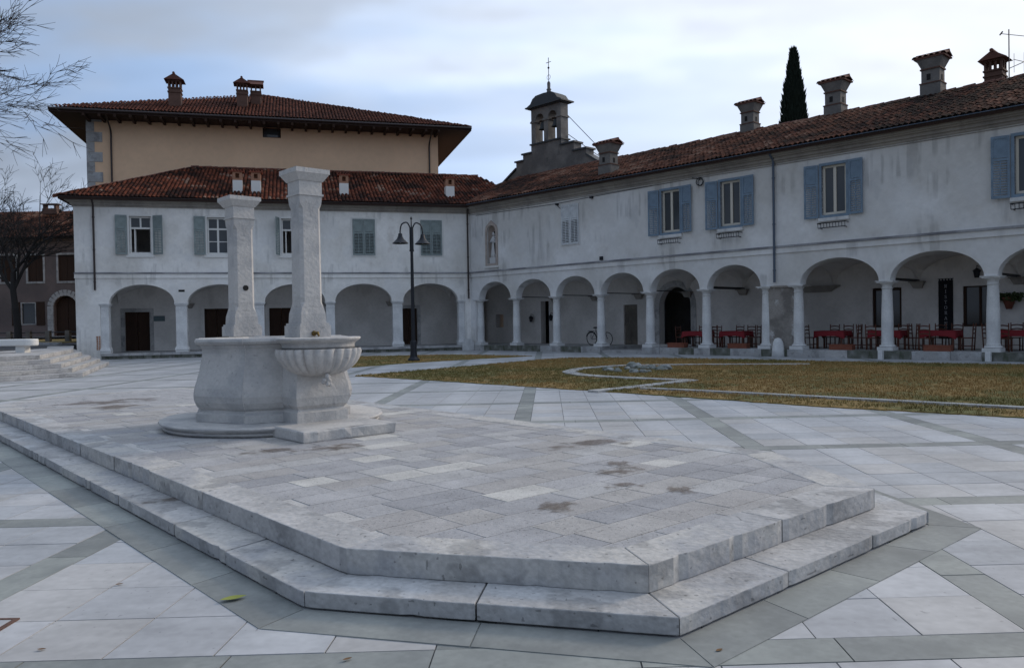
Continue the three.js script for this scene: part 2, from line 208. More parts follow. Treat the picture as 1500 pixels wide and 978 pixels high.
// ---------- stepped platform ----------
{
  const g = thing('stepped_platform', 'low two-stepped stone platform with worn edge blocks under the well', 'platform'), r = rng(33);
  const ring = (name, outer, inner, y0, y1, len) => outer.forEach((a, i) => {
    const k = (i + 1) % 8, b = outer[k], c = inner[k], d = inner[i], L = Math.hypot(b[0] - a[0], b[1] - a[1]), n = Math.max(1, Math.round(L / len)), cut = [0];
    for (let s = 1; s < n; s++) cut.push((s + (r() - 0.5) * 0.4) / n); cut.push(1);
    for (let s = 0; s < n; s++) {
      const e = 0.0055 / L, t0 = cut[s] + e, t1 = cut[s + 1] - e, pts = [], N = Math.max(2, Math.round((t1 - t0) * L / 0.07)), out = (r() - 0.5) * 0.008;
      const nx = (b[1] - a[1]) / L, ny = -(b[0] - a[0]) / L;
      for (let q = 0; q <= N; q++) { const t = mix(t0, t1, q / N), ch = (q === 0 || q === N) ? -0.004 - r() * 0.008 : (r() - 0.5) * 0.003 - (r() < 0.05 ? 0.014 : 0); pts.push([mix(a[0], b[0], t) + nx * (out + ch), mix(a[1], b[1], t) + ny * (out + ch)]); }
      pts.push([mix(d[0], c[0], t1), mix(d[1], c[1], t1)], [mix(d[0], c[0], t0), mix(d[1], c[1], t0)]);
      part(name, plan(pts, y0, y1 + (r() - 0.5) * 0.006, 0.006), [m.stone, m.stoneB, m.stoneC][Math.floor(r() * 3)], g);
    }
  });
  part('core', [plan(offsetPoly(P_LOW, 0.09), -0.02, 0.085), plan(offsetPoly(P_UP, 0.03), 0.085, 0.244)], m.gap, g);
  ring('lower_step_block', P_LOW, offsetPoly(P_LOW, 0.5), 0.014, 0.105, 1.15);
  ring('upper_step_block', P_UP, P_IN, 0.108, 0.262, 1.25);
  part('mortar_bed', plan(offsetPoly(P_UP, 0.2), 0.240, 0.2555), m.mortar, g);
  const clip = (q, poly) => { let out = q; poly.forEach((a, i) => { const b = poly[(i + 1) % poly.length], sd = (p) => (b[0] - a[0]) * (p[1] - a[1]) - (b[1] - a[1]) * (p[0] - a[0]), res = []; out.forEach((p, k) => { const n = out[(k + 1) % out.length], s0 = sd(p), s1 = sd(n); if (s0 >= 0) res.push(p); if (s0 * s1 < 0) { const t = s0 / (s0 - s1); res.push([mix(p[0], n[0], t), mix(p[1], n[1], t)]); } }); out = res; }); return out; }, P_MID = offsetPoly(P_UP, 0.27);
  const stones = [];
  for (let a = 2.9; a < 18; a += 0.325) { let n = 2.5 + r() * 0.4; while (n < 7.25) { const w = 0.30 + r() * 0.5, q = [[a + 0.006, n + 0.006], [a + 0.006, n + w - 0.006], [a + 0.319, n + w - 0.006], [a + 0.319, n + 0.006]].map((p) => pl(p[0] + (r() - 0.5) * 0.008, p[1] + (r() - 0.5) * 0.008)), c = pl(a + 0.16, n + w / 2); const cq = clip(q, P_MID); if (cq.length > 2) stones.push([c, cq]); n += w; } }
  stones.sort((a, b) => a[0][1] - b[0][1]);
  const far = [];
  stones.forEach(([c, q], i) => { const gg = plan(q, 0.235, 0.2578 + r() * 0.002); const mt = r() < 0.06 ? graniteWhite : granite[Math.floor(r() * granite.length)]; if (i < 290) part('paving_stone', gg, mt, g); else far.push(gg); });
  if (far.length) part('far_paving_stones', far, granite[0], g).userData.kind = 'stuff';
}
// dried brown stains where the stones show them
{
  const r = rng(5), al = [0, 1, 2].map((k) => { const t = tex(128, 1, (u, v) => { const q = Math.hypot(u - 0.5, v - 0.5) * 2, n = fbm(u * 6 + k * 9, v * 6, 533 + k, 4); return grey(step(0.28, 0.75, (1 - q) * 1.1 + (n - 0.5) * 1.5) * (0.22 + 0.45 * fbm(u * 30, v * 30, 540, 2)) * (q < 1 ? 1 : 0)); }, false); return M({ rgb: [0.12, 0.085, 0.06], alphaMap: t, transparent: true }); });
  [[0.28, 5.81, 0.34, 0.22], [0.9, 6.51, 0.24, 0.18], [0.93, 7.15, 0.3, 0.2], [0.97, 7.5, 0.28, 0.2], [0.88, 8.75, 0.7, 0.4], [-7.5, 14.7, 1.0, 0.7], [-6.9, 13.7, 0.8, 0.5], [-2.6, 8.6, 0.45, 0.3], [-2.0, 8.8, 0.4, 0.3], [1.3, 6.3, 0.25, 0.2], [-3.0, 6.95, 0.3, 0.2]].forEach(([x, d, w, h], i) => {
    const g = new THREE.PlaneGeometry(w * 2, h * 2).rotateX(-Math.PI / 2); g.userData.done = 1;
    const o = solo('ground_stain', g, al[i % 3], i === 10 ? 'brown stain dried on the tread of the lower step' : i === 5 || i === 6 ? 'dark brown stain on the paving behind the well' : i === 7 || i === 8 ? 'brown stain on the paving right before the well base' : 'brown stain dried on the platform paving stones', 'stain', i < 5 || i === 9 ? 'brown stains on the open platform paving' : i === 5 || i === 6 ? 'stains behind the well' : i < 9 ? 'stains before the well base' : undefined);
    o.position.set(x, i === 10 ? 0.1105 : 0.2640, -d); o.rotation.y = 0.73;
  });
}

// ---------- well ----------
const WELL = pl(10.47, 4.86), WANG = Math.atan2(NX[1], NX[0]);   // local x = across (n), local z = toward the square's near end (-a)
{
  const g = thing('stone_well', 'old bell-shaped stone well with two tall pillars and a fluted fountain bowl', 'well');
  g.position.set(WELL[0], 0.258, -WELL[1]); g.rotation.y = WANG;
  const r = rng(61);
  const wob = (geom, s, amt) => { const p = geom.attributes.position; for (let i = 0; i < p.count; i++) { const x = p.getX(i), y = p.getY(i), z = p.getZ(i); const k = (vn(x * s + 9, y * s + z * s * 0.7 + 5, 71) - 0.5) * amt; const l = Math.hypot(x, z) || 1; p.setXYZ(i, x + x / l * k, y + k * 0.4, z + z / l * k); } geom.computeVertexNormals(); return geom; };
  part('base_slab', wob(lathe([[0, 0], [1.42, 0], [1.43, 0.045], [1.41, 0.055], [1.45, 0.075], [1.48, 0.10], [1.46, 0.128], [0, 0.13]], 72), 7, 0.025), m.well, g);
  part('front_slab', wob(plan([[-0.62, -2.08], [0.62, -2.08], [0.62, -1.0], [-0.62, -1.0]].map(([x, y]) => [x, y]).reduce((o, p, i, A) => { const b = A[(i + 1) % 4]; for (let k = 0; k < 14; k++) o.push([mix(p[0], b[0], k / 14), mix(p[1], b[1], k / 14)]); return o; }, []), 0, 0.136, 0.02), 9, 0.035), m.well, g);
  // octagonal bell profile
  const prof = [[0, 0], [1.07, 0], [1.07, 0.10], [1.03, 0.125], [1.01, 0.15], [1.045, 0.18], [1.085, 0.25], [1.10, 0.33], [1.085, 0.43], [1.05, 0.54], [1.015, 0.66], [0.99, 0.78], [0.975, 0.88], [0.98, 0.935], [1.0, 0.955], [1.0, 0.985], [1.055, 1.0], [1.075, 1.03], [1.065, 1.06], [1.04, 1.07], [0.80, 1.07], [0.78, 1.05], [0.78, 0.75], [0, 0.72]];
  const bell = new THREE.LatheGeometry(prof.map((p) => new THREE.Vector2(...p)), 8).toNonIndexed(); bell.computeVertexNormals();
  const bas = part('basin', bell, m.well, g); bas.position.y = 0.13;
  for (const ph of [-45, -90, 90, 180]) part('mortar_seam', tube(prof.slice(1, 20).map(([q, y]) => V(Math.sin(ph * D2R) * (q - 0.003), y, Math.cos(ph * D2R) * (q - 0.003))), 0.0075, 60, 5), m.mortar, bas);
  // pedestal under the bowl, same swelling profile on a square block
  const ped = []; const pp = [[0.40, 0], [0.40, 0.13], [0.375, 0.15], [0.36, 0.17], [0.40, 0.22], [0.425, 0.32], [0.41, 0.45], [0.385, 0.56], [0.36, 0.68], [0.35, 0.80]];
  for (let i = 0; i < pp.length - 1; i++) { const [w0, y0] = pp[i], [w1, y1] = pp[i + 1]; const q = new THREE.CylinderGeometry(w1 * Math.SQRT2, w0 * Math.SQRT2, Math.max(0.001, y1 - y0), 4, 1, true).rotateY(Math.PI / 4).toNonIndexed(); q.computeVertexNormals(); ped.push(q.translate(0, (y0 + y1) / 2, 0)); }
  const pd = part('pedestal', ped, m.well, g); pd.position.set(0.035, 0.13, 0.93); pd.scale.x = 0.88;
  // fluted bowl: half-round below a moulded lip
  const bowl = new THREE.BufferGeometry(); { const P = [], I = [], N = 176, K = 14; for (let k = 0; k <= K; k++) for (let i = 0; i <= N; i++) { const t = k / K, ph = i / N * 6.2832, flute = Math.pow(Math.abs(Math.sin(ph * 12)), 0.6), rr = Math.cos((1 - t) * 1.35), e = 1 + (flute - 0.6) * 0.13 * Math.min(1, t * 3) * (t > 0.96 ? 0.3 : 1); P.push(Math.cos(ph) * 0.535 * rr * e, 0.34 * (1 - Math.sin((1 - t) * 1.5708)), Math.sin(ph) * 0.42 * rr * e); }
    for (let k = 0; k < K; k++) for (let i = 0; i < N; i++) { const a = k * (N + 1) + i; I.push(a, a + N + 1, a + 1, a + 1, a + N + 1, a + N + 2); } bowl.setAttribute('position', new THREE.Float32BufferAttribute(P, 3)); bowl.setIndex(I); bowl.computeVertexNormals(); }
  const bw = part('fountain_bowl', bowl, m.well, g); bw.position.set(0, 0.72, 1.32);
  const lip = lathe([[0.40, 0], [0.47, 0], [0.465, 0.035], [0.47, 0.055], [0.49, 0.08], [0.535, 0.105], [0.55, 0.125], [0.54, 0.14], [0.44, 0.145], [0.42, 0.09], [0, 0.05]], 48).scale(1, 1, 0.79);
  part('lip', lip, m.well, bw).position.y = 0.34;
  const orn = []; for (let i = 0; i < 16; i++) { const t = r() * 6.28, k = r() * 0.055; orn.push(new THREE.IcosahedronGeometry(0.018 + r() * 0.016, 1).translate(Math.cos(t) * k, -0.02 - r() * 0.11, 0.30 + r() * 0.03 - 0.05)); }
  part('carved_ornament', orn, m.well, bw).position.set(-0.04, 0.03, 0);
  // pillars: stop-chamfered shafts
  const shaft = (h) => { const pts = (s, c) => [[-s + c, -s], [s - c, -s], [s, -s + c], [s, s - c], [s - c, s], [-s + c, s], [-s, s - c], [-s, -s + c]]; const lv = [[0, 0.176, 0.001], [0.12, 0.170, 0.001], [0.20, 0.152, 0.002], [0.26, 0.150, 0.04], [h - 0.16, 0.146, 0.04], [h - 0.10, 0.150, 0.002], [h, 0.158, 0.001]];
    const P = []; for (let i = 0; i < lv.length - 1; i++) { const A = pts(lv[i][1], lv[i][2]), B = pts(lv[i + 1][1], lv[i + 1][2]); for (let k = 0; k < 8; k++) { const j = (k + 1) % 8, a = [A[k][0], lv[i][0], A[k][1]], b = [A[j][0], lv[i][0], A[j][1]], c = [B[j][0], lv[i + 1][0], B[j][1]], d = [B[k][0], lv[i + 1][0], B[k][1]]; P.push(...a, ...c, ...b, ...a, ...d, ...c); } }
    const o = new THREE.BufferGeometry(); o.setAttribute('position', new THREE.Float32BufferAttribute(P, 3)); o.computeVertexNormals(); return o; };
  for (const s of [1, -1]) {
    const z = s * 1.03, y = 1.2;
    const p = part('pillar', shaft(1.62), m.well, g); p.position.set(0, y + 0.18, z); if (s < 0) p.scale.y = 0.955;
    part('pillar_base', [bx(0.43, 0.15, 0.43, 0, -0.105, 0), bx(0.40, 0.03, 0.40, 0, -0.015, 0)], m.well, p);
    const cap = new THREE.CylinderGeometry(0.325, 0.24, 0.09, 4).rotateY(Math.PI / 4).toNonIndexed(); cap.computeVertexNormals();
    part('capital', [bx(0.345, 0.025, 0.345, 0, 1.633, 0), bx(0.315, 0.16, 0.315, 0, 1.725, 0), cap.translate(0, 1.85, 0), bx(0.47, 0.06, 0.47, 0, 1.925, 0)], m.well, p);
    if (s < 0) part('socket_hole', new THREE.CylinderGeometry(0.042, 0.042, 0.02, 20).rotateX(Math.PI / 2).translate(0.005, 0.56, 0.147), m.dark, p);
  }
  part('spout', [rod(V(-0.03, 1.245, 1.24), V(-0.03, 1.258, 1.36), 0.02, 0.018, 10), new THREE.SphereGeometry(0.034, 12, 8).translate(-0.03, 1.25, 1.26), rod(V(-0.03, 1.258, 1.35), V(-0.03, 1.22, 1.38), 0.016, 0.014, 8)], m.brass, g);
}

// ---------- lawns ----------
const noiseTint = (x, d) => step(0.36, 0.64, fbm(x * 0.35 + 40, d * 0.35 + 9, 511, 4));
for (const [L, dens, seed, lab] of [[LAWN_B, 95, 81, 'wide'], [LAWN_A, 60, 82, 'small']]) {
  const rag = L.flatMap((p, i) => { const b = L[(i + 1) % L.length], n = Math.ceil(Math.hypot(b[0] - p[0], b[1] - p[1]) / 0.12), q = []; for (let k = 0; k < n; k++) { const x = mix(p[0], b[0], k / n), d = mix(p[1], b[1], k / n); q.push([x + (vn(x * 7, d * 7, 77) - 0.5) * 0.11, d + (vn(x * 7 + 50, d * 7, 78) - 0.5) * 0.11]); } return q; });
  const o = struct('lawn', plan(rag, -0.02, 0.022), m.grass); o.userData.label = lab === 'wide' ? 'wide winter lawn of brown and green grass' : 'small pointed lawn round the street lamp';
  const r = rng(seed), xs = L.map((p) => p[0]), ds = L.map((p) => p[1]), x0 = Math.min(...xs), x1 = Math.max(...xs), d0 = Math.min(...ds), d1 = Math.max(...ds), at = [];
  const n = Math.round((x1 - x0) * (d1 - d0) * dens); for (let i = 0; i < n; i++) { const x = mix(x0, x1, r()), d = mix(d0, d1, r()); if (inside(L, x, d)) at.push([x, d]); }
  const tuft = new THREE.BufferGeometry(), P = []; for (let b = 0; b < 6; b++) { const t = b * 1.05 + r(), l = 0.02 + r() * 0.03, w = 0.006, ox = (r() - 0.5) * 0.08, oz = (r() - 0.5) * 0.08; P.push(ox - w * Math.sin(t), 0, oz + w * Math.cos(t), ox + w * Math.sin(t), 0, oz - w * Math.cos(t), ox + Math.cos(t) * l * 0.8, l, oz + Math.sin(t) * l * 0.8); }
  tuft.setAttribute('position', new THREE.Float32BufferAttribute(P, 3)); tuft.computeVertexNormals();
  const im = new THREE.InstancedMesh(tuft, m.blade, at.length), M4 = new THREE.Matrix4(), q = new THREE.Quaternion(), c = new THREE.Color();
  at.forEach(([x, d], i) => { q.setFromAxisAngle(V(0, 1, 0), r() * 6.28); const s = 0.7 + r() * 0.8; M4.compose(V(x, 0.02, -d), q, V(s, s, s)); im.setMatrixAt(i, M4); const t = noiseTint(x, d) * 0.75 + r() * 0.35, k = 0.88 + r() * 0.3; c.setRGB(mix(0.125, 0.31, t) * k, mix(0.115, 0.19, t) * k, mix(0.03, 0.065, t) * k); im.setColorAt(i, c); });
  im.name = lab === 'wide' ? 'grass' : 'grass_001'; im.userData = { kind: 'stuff', label: lab === 'wide' ? 'short brown and green winter grass of the wide lawn' : 'short green grass of the lawn round the street lamp', category: 'grass' }; im.castShadow = im.receiveShadow = true; scene.add(im);
}
// stone channel laid in the lawn
function strip(name, pts, w, mat, y) {
  const c = new THREE.CatmullRomCurve3(pts.map((p) => V(p[0], 0, p[1])), false, 'catmullrom', 0.3), N = pts.length * 8, Lf = [], Rt = [];
  for (let i = 0; i <= N; i++) { const p = c.getPoint(i / N), t = c.getTangent(i / N), l = Math.hypot(t.x, t.z); Lf.push([p.x - t.z / l * w, p.z + t.x / l * w]); Rt.push([p.x + t.z / l * w, p.z - t.x / l * w]); }
  const o = struct(name, plan([...Rt, ...Lf.reverse()], -0.01, y), mat); return o;
}
strip('stone_channel', [[9.8, 26.3], [6.5, 27.1], [3.9, 27.3], [2.35, 26.1], [1.72, 24.4], [2.05, 22.8], [3.0, 21.6], [4.5, 20.25]], 0.2, m.stoneC, 0.055);
strip('stone_channel', [[4.62, 20.4], [3.7, 19.5], [2.82, 18.6], [1.78, 17.75]], 0.16, m.stoneC, 0.05);
strip('stone_channel', [[2.95, 18.2], [4.92, 16.5], [6.88, 14.67], [8.44, 13.2], [11.5, 10.3]], 0.10, m.stoneC, 0.06);
{
  const r = rng(91);
  for (let i = 0; i < 17; i++) { const t = i / 17 * 6.283, x = 3.85 + Math.cos(t) * 1.05 * (0.45 + 0.6 * r()), d = 24.9 + Math.sin(t) * 1.1 * (0.4 + 0.6 * r()), s = 0.07 + r() * 0.09 + (i === 4 ? 0.07 : 0);
    const g = new THREE.IcosahedronGeometry(s, 2), p = g.attributes.position; for (let k = 0; k < p.count; k++) { const v = V().fromBufferAttribute(p, k), f = 0.7 + 0.6 * vn(v.x * 9 + i * 7, v.y * 9 + v.z * 8, 97); p.setXYZ(k, v.x * f * 1.3, v.y * f * 0.75, v.z * f); } g.computeVertexNormals();
    solo('rock', g.rotateY(r() * 6).translate(x, s * 0.35, -d), m.rock, 'grey rough rock in the heap of stones on the lawn', 'rock', 'rocks heaped on the lawn'); }
}

// ---------- roof tiles ----------
const tileGeo = (() => { const g = new THREE.CylinderGeometry(0.082, 0.098, 0.44, 8, 1, true, -Math.PI / 2, Math.PI); return g.rotateX(-Math.PI / 2); })();  // hollow half pipe lying along z, crown up
function tileField(parent, o, along, up, w, len, pal, seed, keep) {    // o: eave corner; along, up: unit vectors in the parent's frame
  const r = rng(seed), nrm = along.clone().cross(up).normalize(); if (nrm.y < 0) nrm.negate();
  const basis = new THREE.Matrix4().makeBasis(along, nrm, along.clone().cross(nrm)), q0 = new THREE.Quaternion().setFromRotationMatrix(basis), at = [], P = V();
  for (let v = 0.1; v < len - 0.1; v += 0.34) for (let u = 0.1; u < w; u += 0.205) { if (keep && !keep(u, v)) continue; at.push([u + (r() - 0.5) * 0.02, v + (r() - 0.5) * 0.04]); }
  const im = new THREE.InstancedMesh(tileGeo, m.tile, at.length), M4 = new THREE.Matrix4(), c = new THREE.Color(), q = new THREE.Quaternion(), e = new THREE.Quaternion();
  at.forEach(([u, v], i) => { P.copy(o).addScaledVector(along, u).addScaledVector(up, v + 0.12).addScaledVector(nrm, 0.005 + r() * 0.02); e.setFromAxisAngle(V(0, 1, 0), (r() - 0.5) * 0.07); q.copy(q0).multiply(e); M4.compose(P, q, V(1, 1, 1)); im.setMatrixAt(i, M4); const pt = fbm(u * 0.55 + seed, v * 0.8, seed, 4), a = pal[clamp(Math.floor((pt * 1.5 - 0.3 + (r() - 0.5) * 0.55) * pal.length), 0, pal.length - 1)], k = 0.7 + r() * 0.45; c.setRGB(a[0] * k, a[1] * k, a[2] * k); im.setColorAt(i, c); });
  im.name = 'roof_tiles'; im.userData.kind = 'stuff'; im.castShadow = im.receiveShadow = true; parent.add(im); return im;
}
const palR = [[0.024, 0.016, 0.014], [0.045, 0.023, 0.018], [0.068, 0.031, 0.022], [0.095, 0.040, 0.026], [0.12, 0.055, 0.037], [0.15, 0.09, 0.066]];
const palL = [[0.026, 0.015, 0.013], [0.055, 0.023, 0.017], [0.085, 0.031, 0.020], [0.125, 0.040, 0.024], [0.15, 0.05, 0.03], [0.17, 0.11, 0.085]];
const palP = [[0.065, 0.027, 0.020], [0.082, 0.032, 0.022], [0.10, 0.037, 0.025], [0.12, 0.043, 0.028]];
const prism = (pts, idx) => { const P = []; for (const f of idx) for (let k = 1; k < f.length - 1; k++) for (const i of [f[0], f[k], f[k + 1]]) P.push(...pts[i]); const g = new THREE.BufferGeometry(); g.setAttribute('position', new THREE.Float32BufferAttribute(P, 3)); g.computeVertexNormals(); return g; };

// ---------- windows, shutters, columns ----------
const shutterGeo = (w, h) => { const a = [bx(0.07, h, 0.035, -w / 2 + 0.035, 0, 0), bx(0.07, h, 0.035, w / 2 - 0.035, 0, 0), bx(w - 0.14, 0.09, 0.035, 0, h / 2 - 0.045, 0), bx(w - 0.14, 0.10, 0.035, 0, -h / 2 + 0.05, 0), bx(w - 0.14, 0.08, 0.035, 0, h * 0.12, 0), bx(w - 0.14, h * 0.38 - 0.13, 0.014, 0, h * 0.31 - 0.005, -0.006)];
  const y0 = -h / 2 + 0.12, y1 = h * 0.12 - 0.05, n = 13; for (let i = 0; i < n; i++) a.push(bx(w - 0.14, 0.042, 0.012, 0, 0, 0).rotateX(-0.45).translate(0, mix(y0, y1, (i + 0.5) / n), 0)); a.push(bx(0.03, y1 - y0, 0.02, 0, (y0 + y1) / 2, 0)); return a; };
function shutter(par, x, y, w, h, z, mat, hinge = 0, ang = 0) { const o = part('shutter', shutterGeo(w, h).map((g) => g.translate(hinge * w / 2, 0, 0)), mat, par); o.position.set(x, y, z); o.rotation.y = ang; return o; }
const openFrame = (x0, x1, y0, y1, t, z0, z1) => [bb(x0, x0 + t, y0, y1, z0, z1), bb(x1 - t, x1, y0, y1, z0, z1), bb(x0 + t, x1 - t, y1 - t, y1, z0, z1), bb(x0 + t, x1 - t, y0, y0 + t, z0, z1)];
function column(par, u, h0, h1, z) {
  const H = h1 - h0, c = part('column', lathe([[0.20, 0.2], [0.225, 0.22], [0.215, 0.27], [0.205, 0.3], [0.21, H * 0.35], [0.20, H * 0.55], [0.175, H - 0.36], [0.172, H - 0.3]], 24), m.column, par); c.position.set(u, h0, z);
  part('base', [bx(0.56, 0.13, 0.56, 0, 0.065, 0), lathe([[0, 0.13], [0.27, 0.13], [0.285, 0.165], [0.27, 0.2], [0.19, 0.215]], 24)], m.column, c);
  part('capital', [lathe([[0.172, H - 0.30], [0.20, H - 0.285], [0.20, H - 0.265], [0.175, H - 0.25], [0.178, H - 0.15], [0.25, H - 0.085], [0.26, H - 0.07]], 24), bx(0.58, 0.05, 0.58, 0, H - 0.05, 0), bx(0.64, 0.028, 0.64, 0, H - 0.014, 0)], m.column, c);
}
function pillar(par, u, w, h0, h1, z) {
  const H = h1 - h0, c = part('pillar', bx(w - 0.08, H - 0.5, 0.46, 0, H / 2 + 0.02, 0), m.column, par); c.position.set(u, h0, z);
  const fl = new THREE.CylinderGeometry(0.5, 0.58, 0.16, 4).rotateY(Math.PI / 4).scale(w * 0.98 / 0.72, 1, 0.76).translate(0, 0.21, 0).toNonIndexed(); fl.computeVertexNormals();
  part('base', [bx(w + 0.02, 0.13, 0.56, 0, 0.065, 0), fl], m.column, c);
  part('capital', [bx(w - 0.04, 0.05, 0.50, 0, H - 0.30, 0), bx(w - 0.09, 0.14, 0.45, 0, H - 0.2, 0), bx(w, 0.06, 0.54, 0, H - 0.095, 0), bx(w + 0.06, 0.06, 0.60, 0, H - 0.032, 0)], m.column, c);
}
// facade with arches; solids run down to the ground
function facadeShape(u0, u1, top, arches, solids, holes, spring = 2.87, rise = 0.97) {
  const s = new THREE.Shape(), ev = [...arches.map((a) => ({ a })), ...solids.map((b) => ({ b }))].sort((p, q) => (p.a ?? p.b)[0] - (q.a ?? q.b)[0]);
  s.moveTo(u0, top); let y = ev[0].b && ev[0].b[0] <= u0 + 0.01 ? 0 : spring; s.lineTo(u0, y);
  for (const e of ev) {
    if (e.b) { if (e.b[0] > u0 + 0.01) { s.lineTo(e.b[0], spring); s.lineTo(e.b[0], 0); } s.lineTo(e.b[1], 0); if (e.b[1] < u1 - 0.01) s.lineTo(e.b[1], spring); }
    else { const [a, b] = e.a, c = (a + b) / 2, h = (b - a) / 2; s.lineTo(a, spring); for (let i = 1; i <= 26; i++) { const t = Math.PI * (1 - i / 26); s.lineTo(c + h * Math.cos(t), spring + rise * Math.sin(t)); } }
  }
  if (!(ev[ev.length - 1].b && ev[ev.length - 1].b[1] >= u1 - 0.01)) s.lineTo(u1, spring);
  s.lineTo(u1, top); s.closePath();
  for (const [a, b, c, d, arch] of holes) { const p = new THREE.Path(); p.moveTo(a, c); p.lineTo(b, c); if (arch) { p.lineTo(b, d - (b - a) / 2); p.absarc((a + b) / 2, d - (b - a) / 2, (b - a) / 2, 0, Math.PI, false); } else { p.lineTo(b, d); p.lineTo(a, d); } p.closePath(); s.holes.push(p); }
  return s;
}
function vault(u0, u1, z0, z1, spring, rise) {        // one groined bay
  const P = [], I = [], A = 18, Bn = 14; for (let j = 0; j <= Bn; j++) for (let i = 0; i <= A; i++) { const x = i / A * 2 - 1, z = j / Bn * 2 - 1, y = Math.max(Math.sqrt(Math.max(0, 1 - x * x)), Math.sqrt(Math.max(0, 1 - z * z))); P.push(mix(u0, u1, i / A), spring + rise * y, mix(z0, z1, j / Bn)); }
  for (let j = 0; j < Bn; j++) for (let i = 0; i < A; i++) { const a = j * (A + 1) + i; I.push(a, a + 1, a + A + 1, a + 1, a + A + 2, a + A + 1); }
  const g = new THREE.BufferGeometry(); g.setAttribute('position', new THREE.Float32BufferAttribute(P, 3)); g.setIndex(I); g.computeVertexNormals(); return g;
}
const corbel = (u, w = 0.5) => { const f = new THREE.CylinderGeometry(0.30, 0.18, 0.22, 4).rotateY(Math.PI / 4).scale(w / 0.42, 1, 0.8).toNonIndexed(); f.computeVertexNormals(); return [f.translate(u, 2.76, -3.36), bx(w + 0.06, 0.05, 0.42, u, 2.895, -3.28)]; };
function wing(name, label, theta) { const g = thing(name, label, 'building'); g.position.set(-2.352, 0, -46); g.rotation.y = theta * D2R; return g; }
const TOP = 8.12, FL = 0.30, BACK = -3.42;

// chimneys: kinds as parts with sub-parts
function smallChimney(par, u, y0, z) { const c = part('chimney', bx(0.50, 0.85, 0.50, 0, 0.425, 0), m.white, par); c.position.set(u, y0 - 0.25, z);
  part('brick_head', [bb(-0.25, -0.10, 0.85, 1.30, -0.25, 0.25), bb(0.10, 0.25, 0.85, 1.30, -0.25, 0.25), bb(-0.10, 0.10, 0.85, 0.96, -0.25, 0.25), bb(-0.10, 0.10, 1.22, 1.30, -0.25, 0.25), bb(-0.10, 0.10, 0.96, 1.22, -0.20, -0.06)], m.brick, c);
  const cap = []; for (let i = 0; i < 5; i++) cap.push(tileGeo.clone().scale(0.8, 0.8, 0.8).rotateX(0.25).translate(-0.30 + i * 0.15, 1.36, 0.14), tileGeo.clone().scale(0.8, 0.8, 0.8).rotateX(-0.25).translate(-0.30 + i * 0.15, 1.36, -0.14)); cap.push(bx(0.72, 0.05, 0.62, 0, 1.32, 0)); part('tile_cap', cap, m.capTile, c); }
function flaredChimney(par, u, y0, z, s = 1) { const c = part('chimney', [bx(0.72, 0.62, 0.62, 0, 0.11, 0), bx(0.64, 0.55, 0.54, 0, 0.68, 0)], m.greyPlaster, par); c.position.set(u, y0, z); c.scale.setScalar(s);
  const fl = new THREE.CylinderGeometry(0.66, 0.44, 0.36, 4).rotateY(Math.PI / 4).scale(1, 1, 0.86).toNonIndexed(); fl.computeVertexNormals();
  part('flared_head', [fl.translate(0, 1.15, 0)], m.greyPlaster, c); part('moulding', [bx(0.76, 0.045, 0.66, 0, 0.425, 0), bx(0.72, 0.05, 0.62, 0, 0.955, 0)], m.brickDark, c); part('smoke_hole', [bx(0.13, 0.22, 0.02, -0.06, 0.66, 0.275), bx(0.02, 0.20, 0.12, 0.325, 0.62, 0)], m.dark, c);
  const cap = []; for (let i = 0; i < 6; i++) for (const q of [-1, 1]) cap.push(tileGeo.clone().rotateX(q * 0.33).translate(-0.5 + i * 0.2, 1.43, q * 0.22)); cap.push(bx(1.08, 0.06, 0.86, 0, 1.36, 0), rod(V(-0.58, 1.53, 0), V(0.58, 1.53, 0), 0.08, 0.08, 8)); part('tile_cap', cap, m.ridgeTile, c); }
function houseChimney(par, u, y0, z, s = 1, turn = 0) { const c = part('chimney', [bx(0.62, 1.3, 0.62, 0, 0.1, 0), bx(0.70, 0.06, 0.70, 0, 0.55, 0), bx(0.70, 0.06, 0.70, 0, 0.76, 0)], m.brickDark, par); c.position.set(u, y0, z); c.scale.setScalar(s); c.rotation.y = turn;
  part('slotted_head', [...[-0.28, -0.09, 0.09, 0.28].flatMap((x) => [bx(0.07, 0.34, 0.07, x, 0.96, 0.28), bx(0.07, 0.34, 0.07, x, 0.96, -0.28)]), bx(0.07, 0.34, 0.07, 0.28, 0.96, 0), bx(0.07, 0.34, 0.07, -0.28, 0.96, 0), bx(0.66, 0.06, 0.66, 0, 1.14, 0)], m.brickDark, c);
  part('gable_cap', [prism([[-0.5, 1.17, 0.48], [0.5, 1.17, 0.48], [0.5, 1.17, -0.48], [-0.5, 1.17, -0.48], [0, 1.5, 0.48], [0, 1.5, -0.48]], [[0, 1, 4], [2, 3, 5], [1, 2, 5, 4], [3, 0, 4, 5], [0, 3, 2, 1]]), rod(V(0, 1.5, 0.52), V(0, 1.5, -0.52), 0.07, 0.07, 8)], m.ridgeTile, c); }
const pipe = (par, u, y1, y0, mat, z = 0.10) => part('downpipe', [tube([V(u, y1 + 0.42, 0.44), V(u, y1 + 0.28, 0.36), V(u, y1 + 0.1, z + 0.03), V(u, y1 - 0.1, z)], 0.05, 16, 8), cyl(0.05, 0.05, y1 - 0.1 - y0, u, y0, z, 8), ...[0.1, 0.5, 0.9].map((t) => cyl(0.065, 0.065, 0.05, u, mix(y0, y1 - 0.2, t), z, 8))], mat, par);

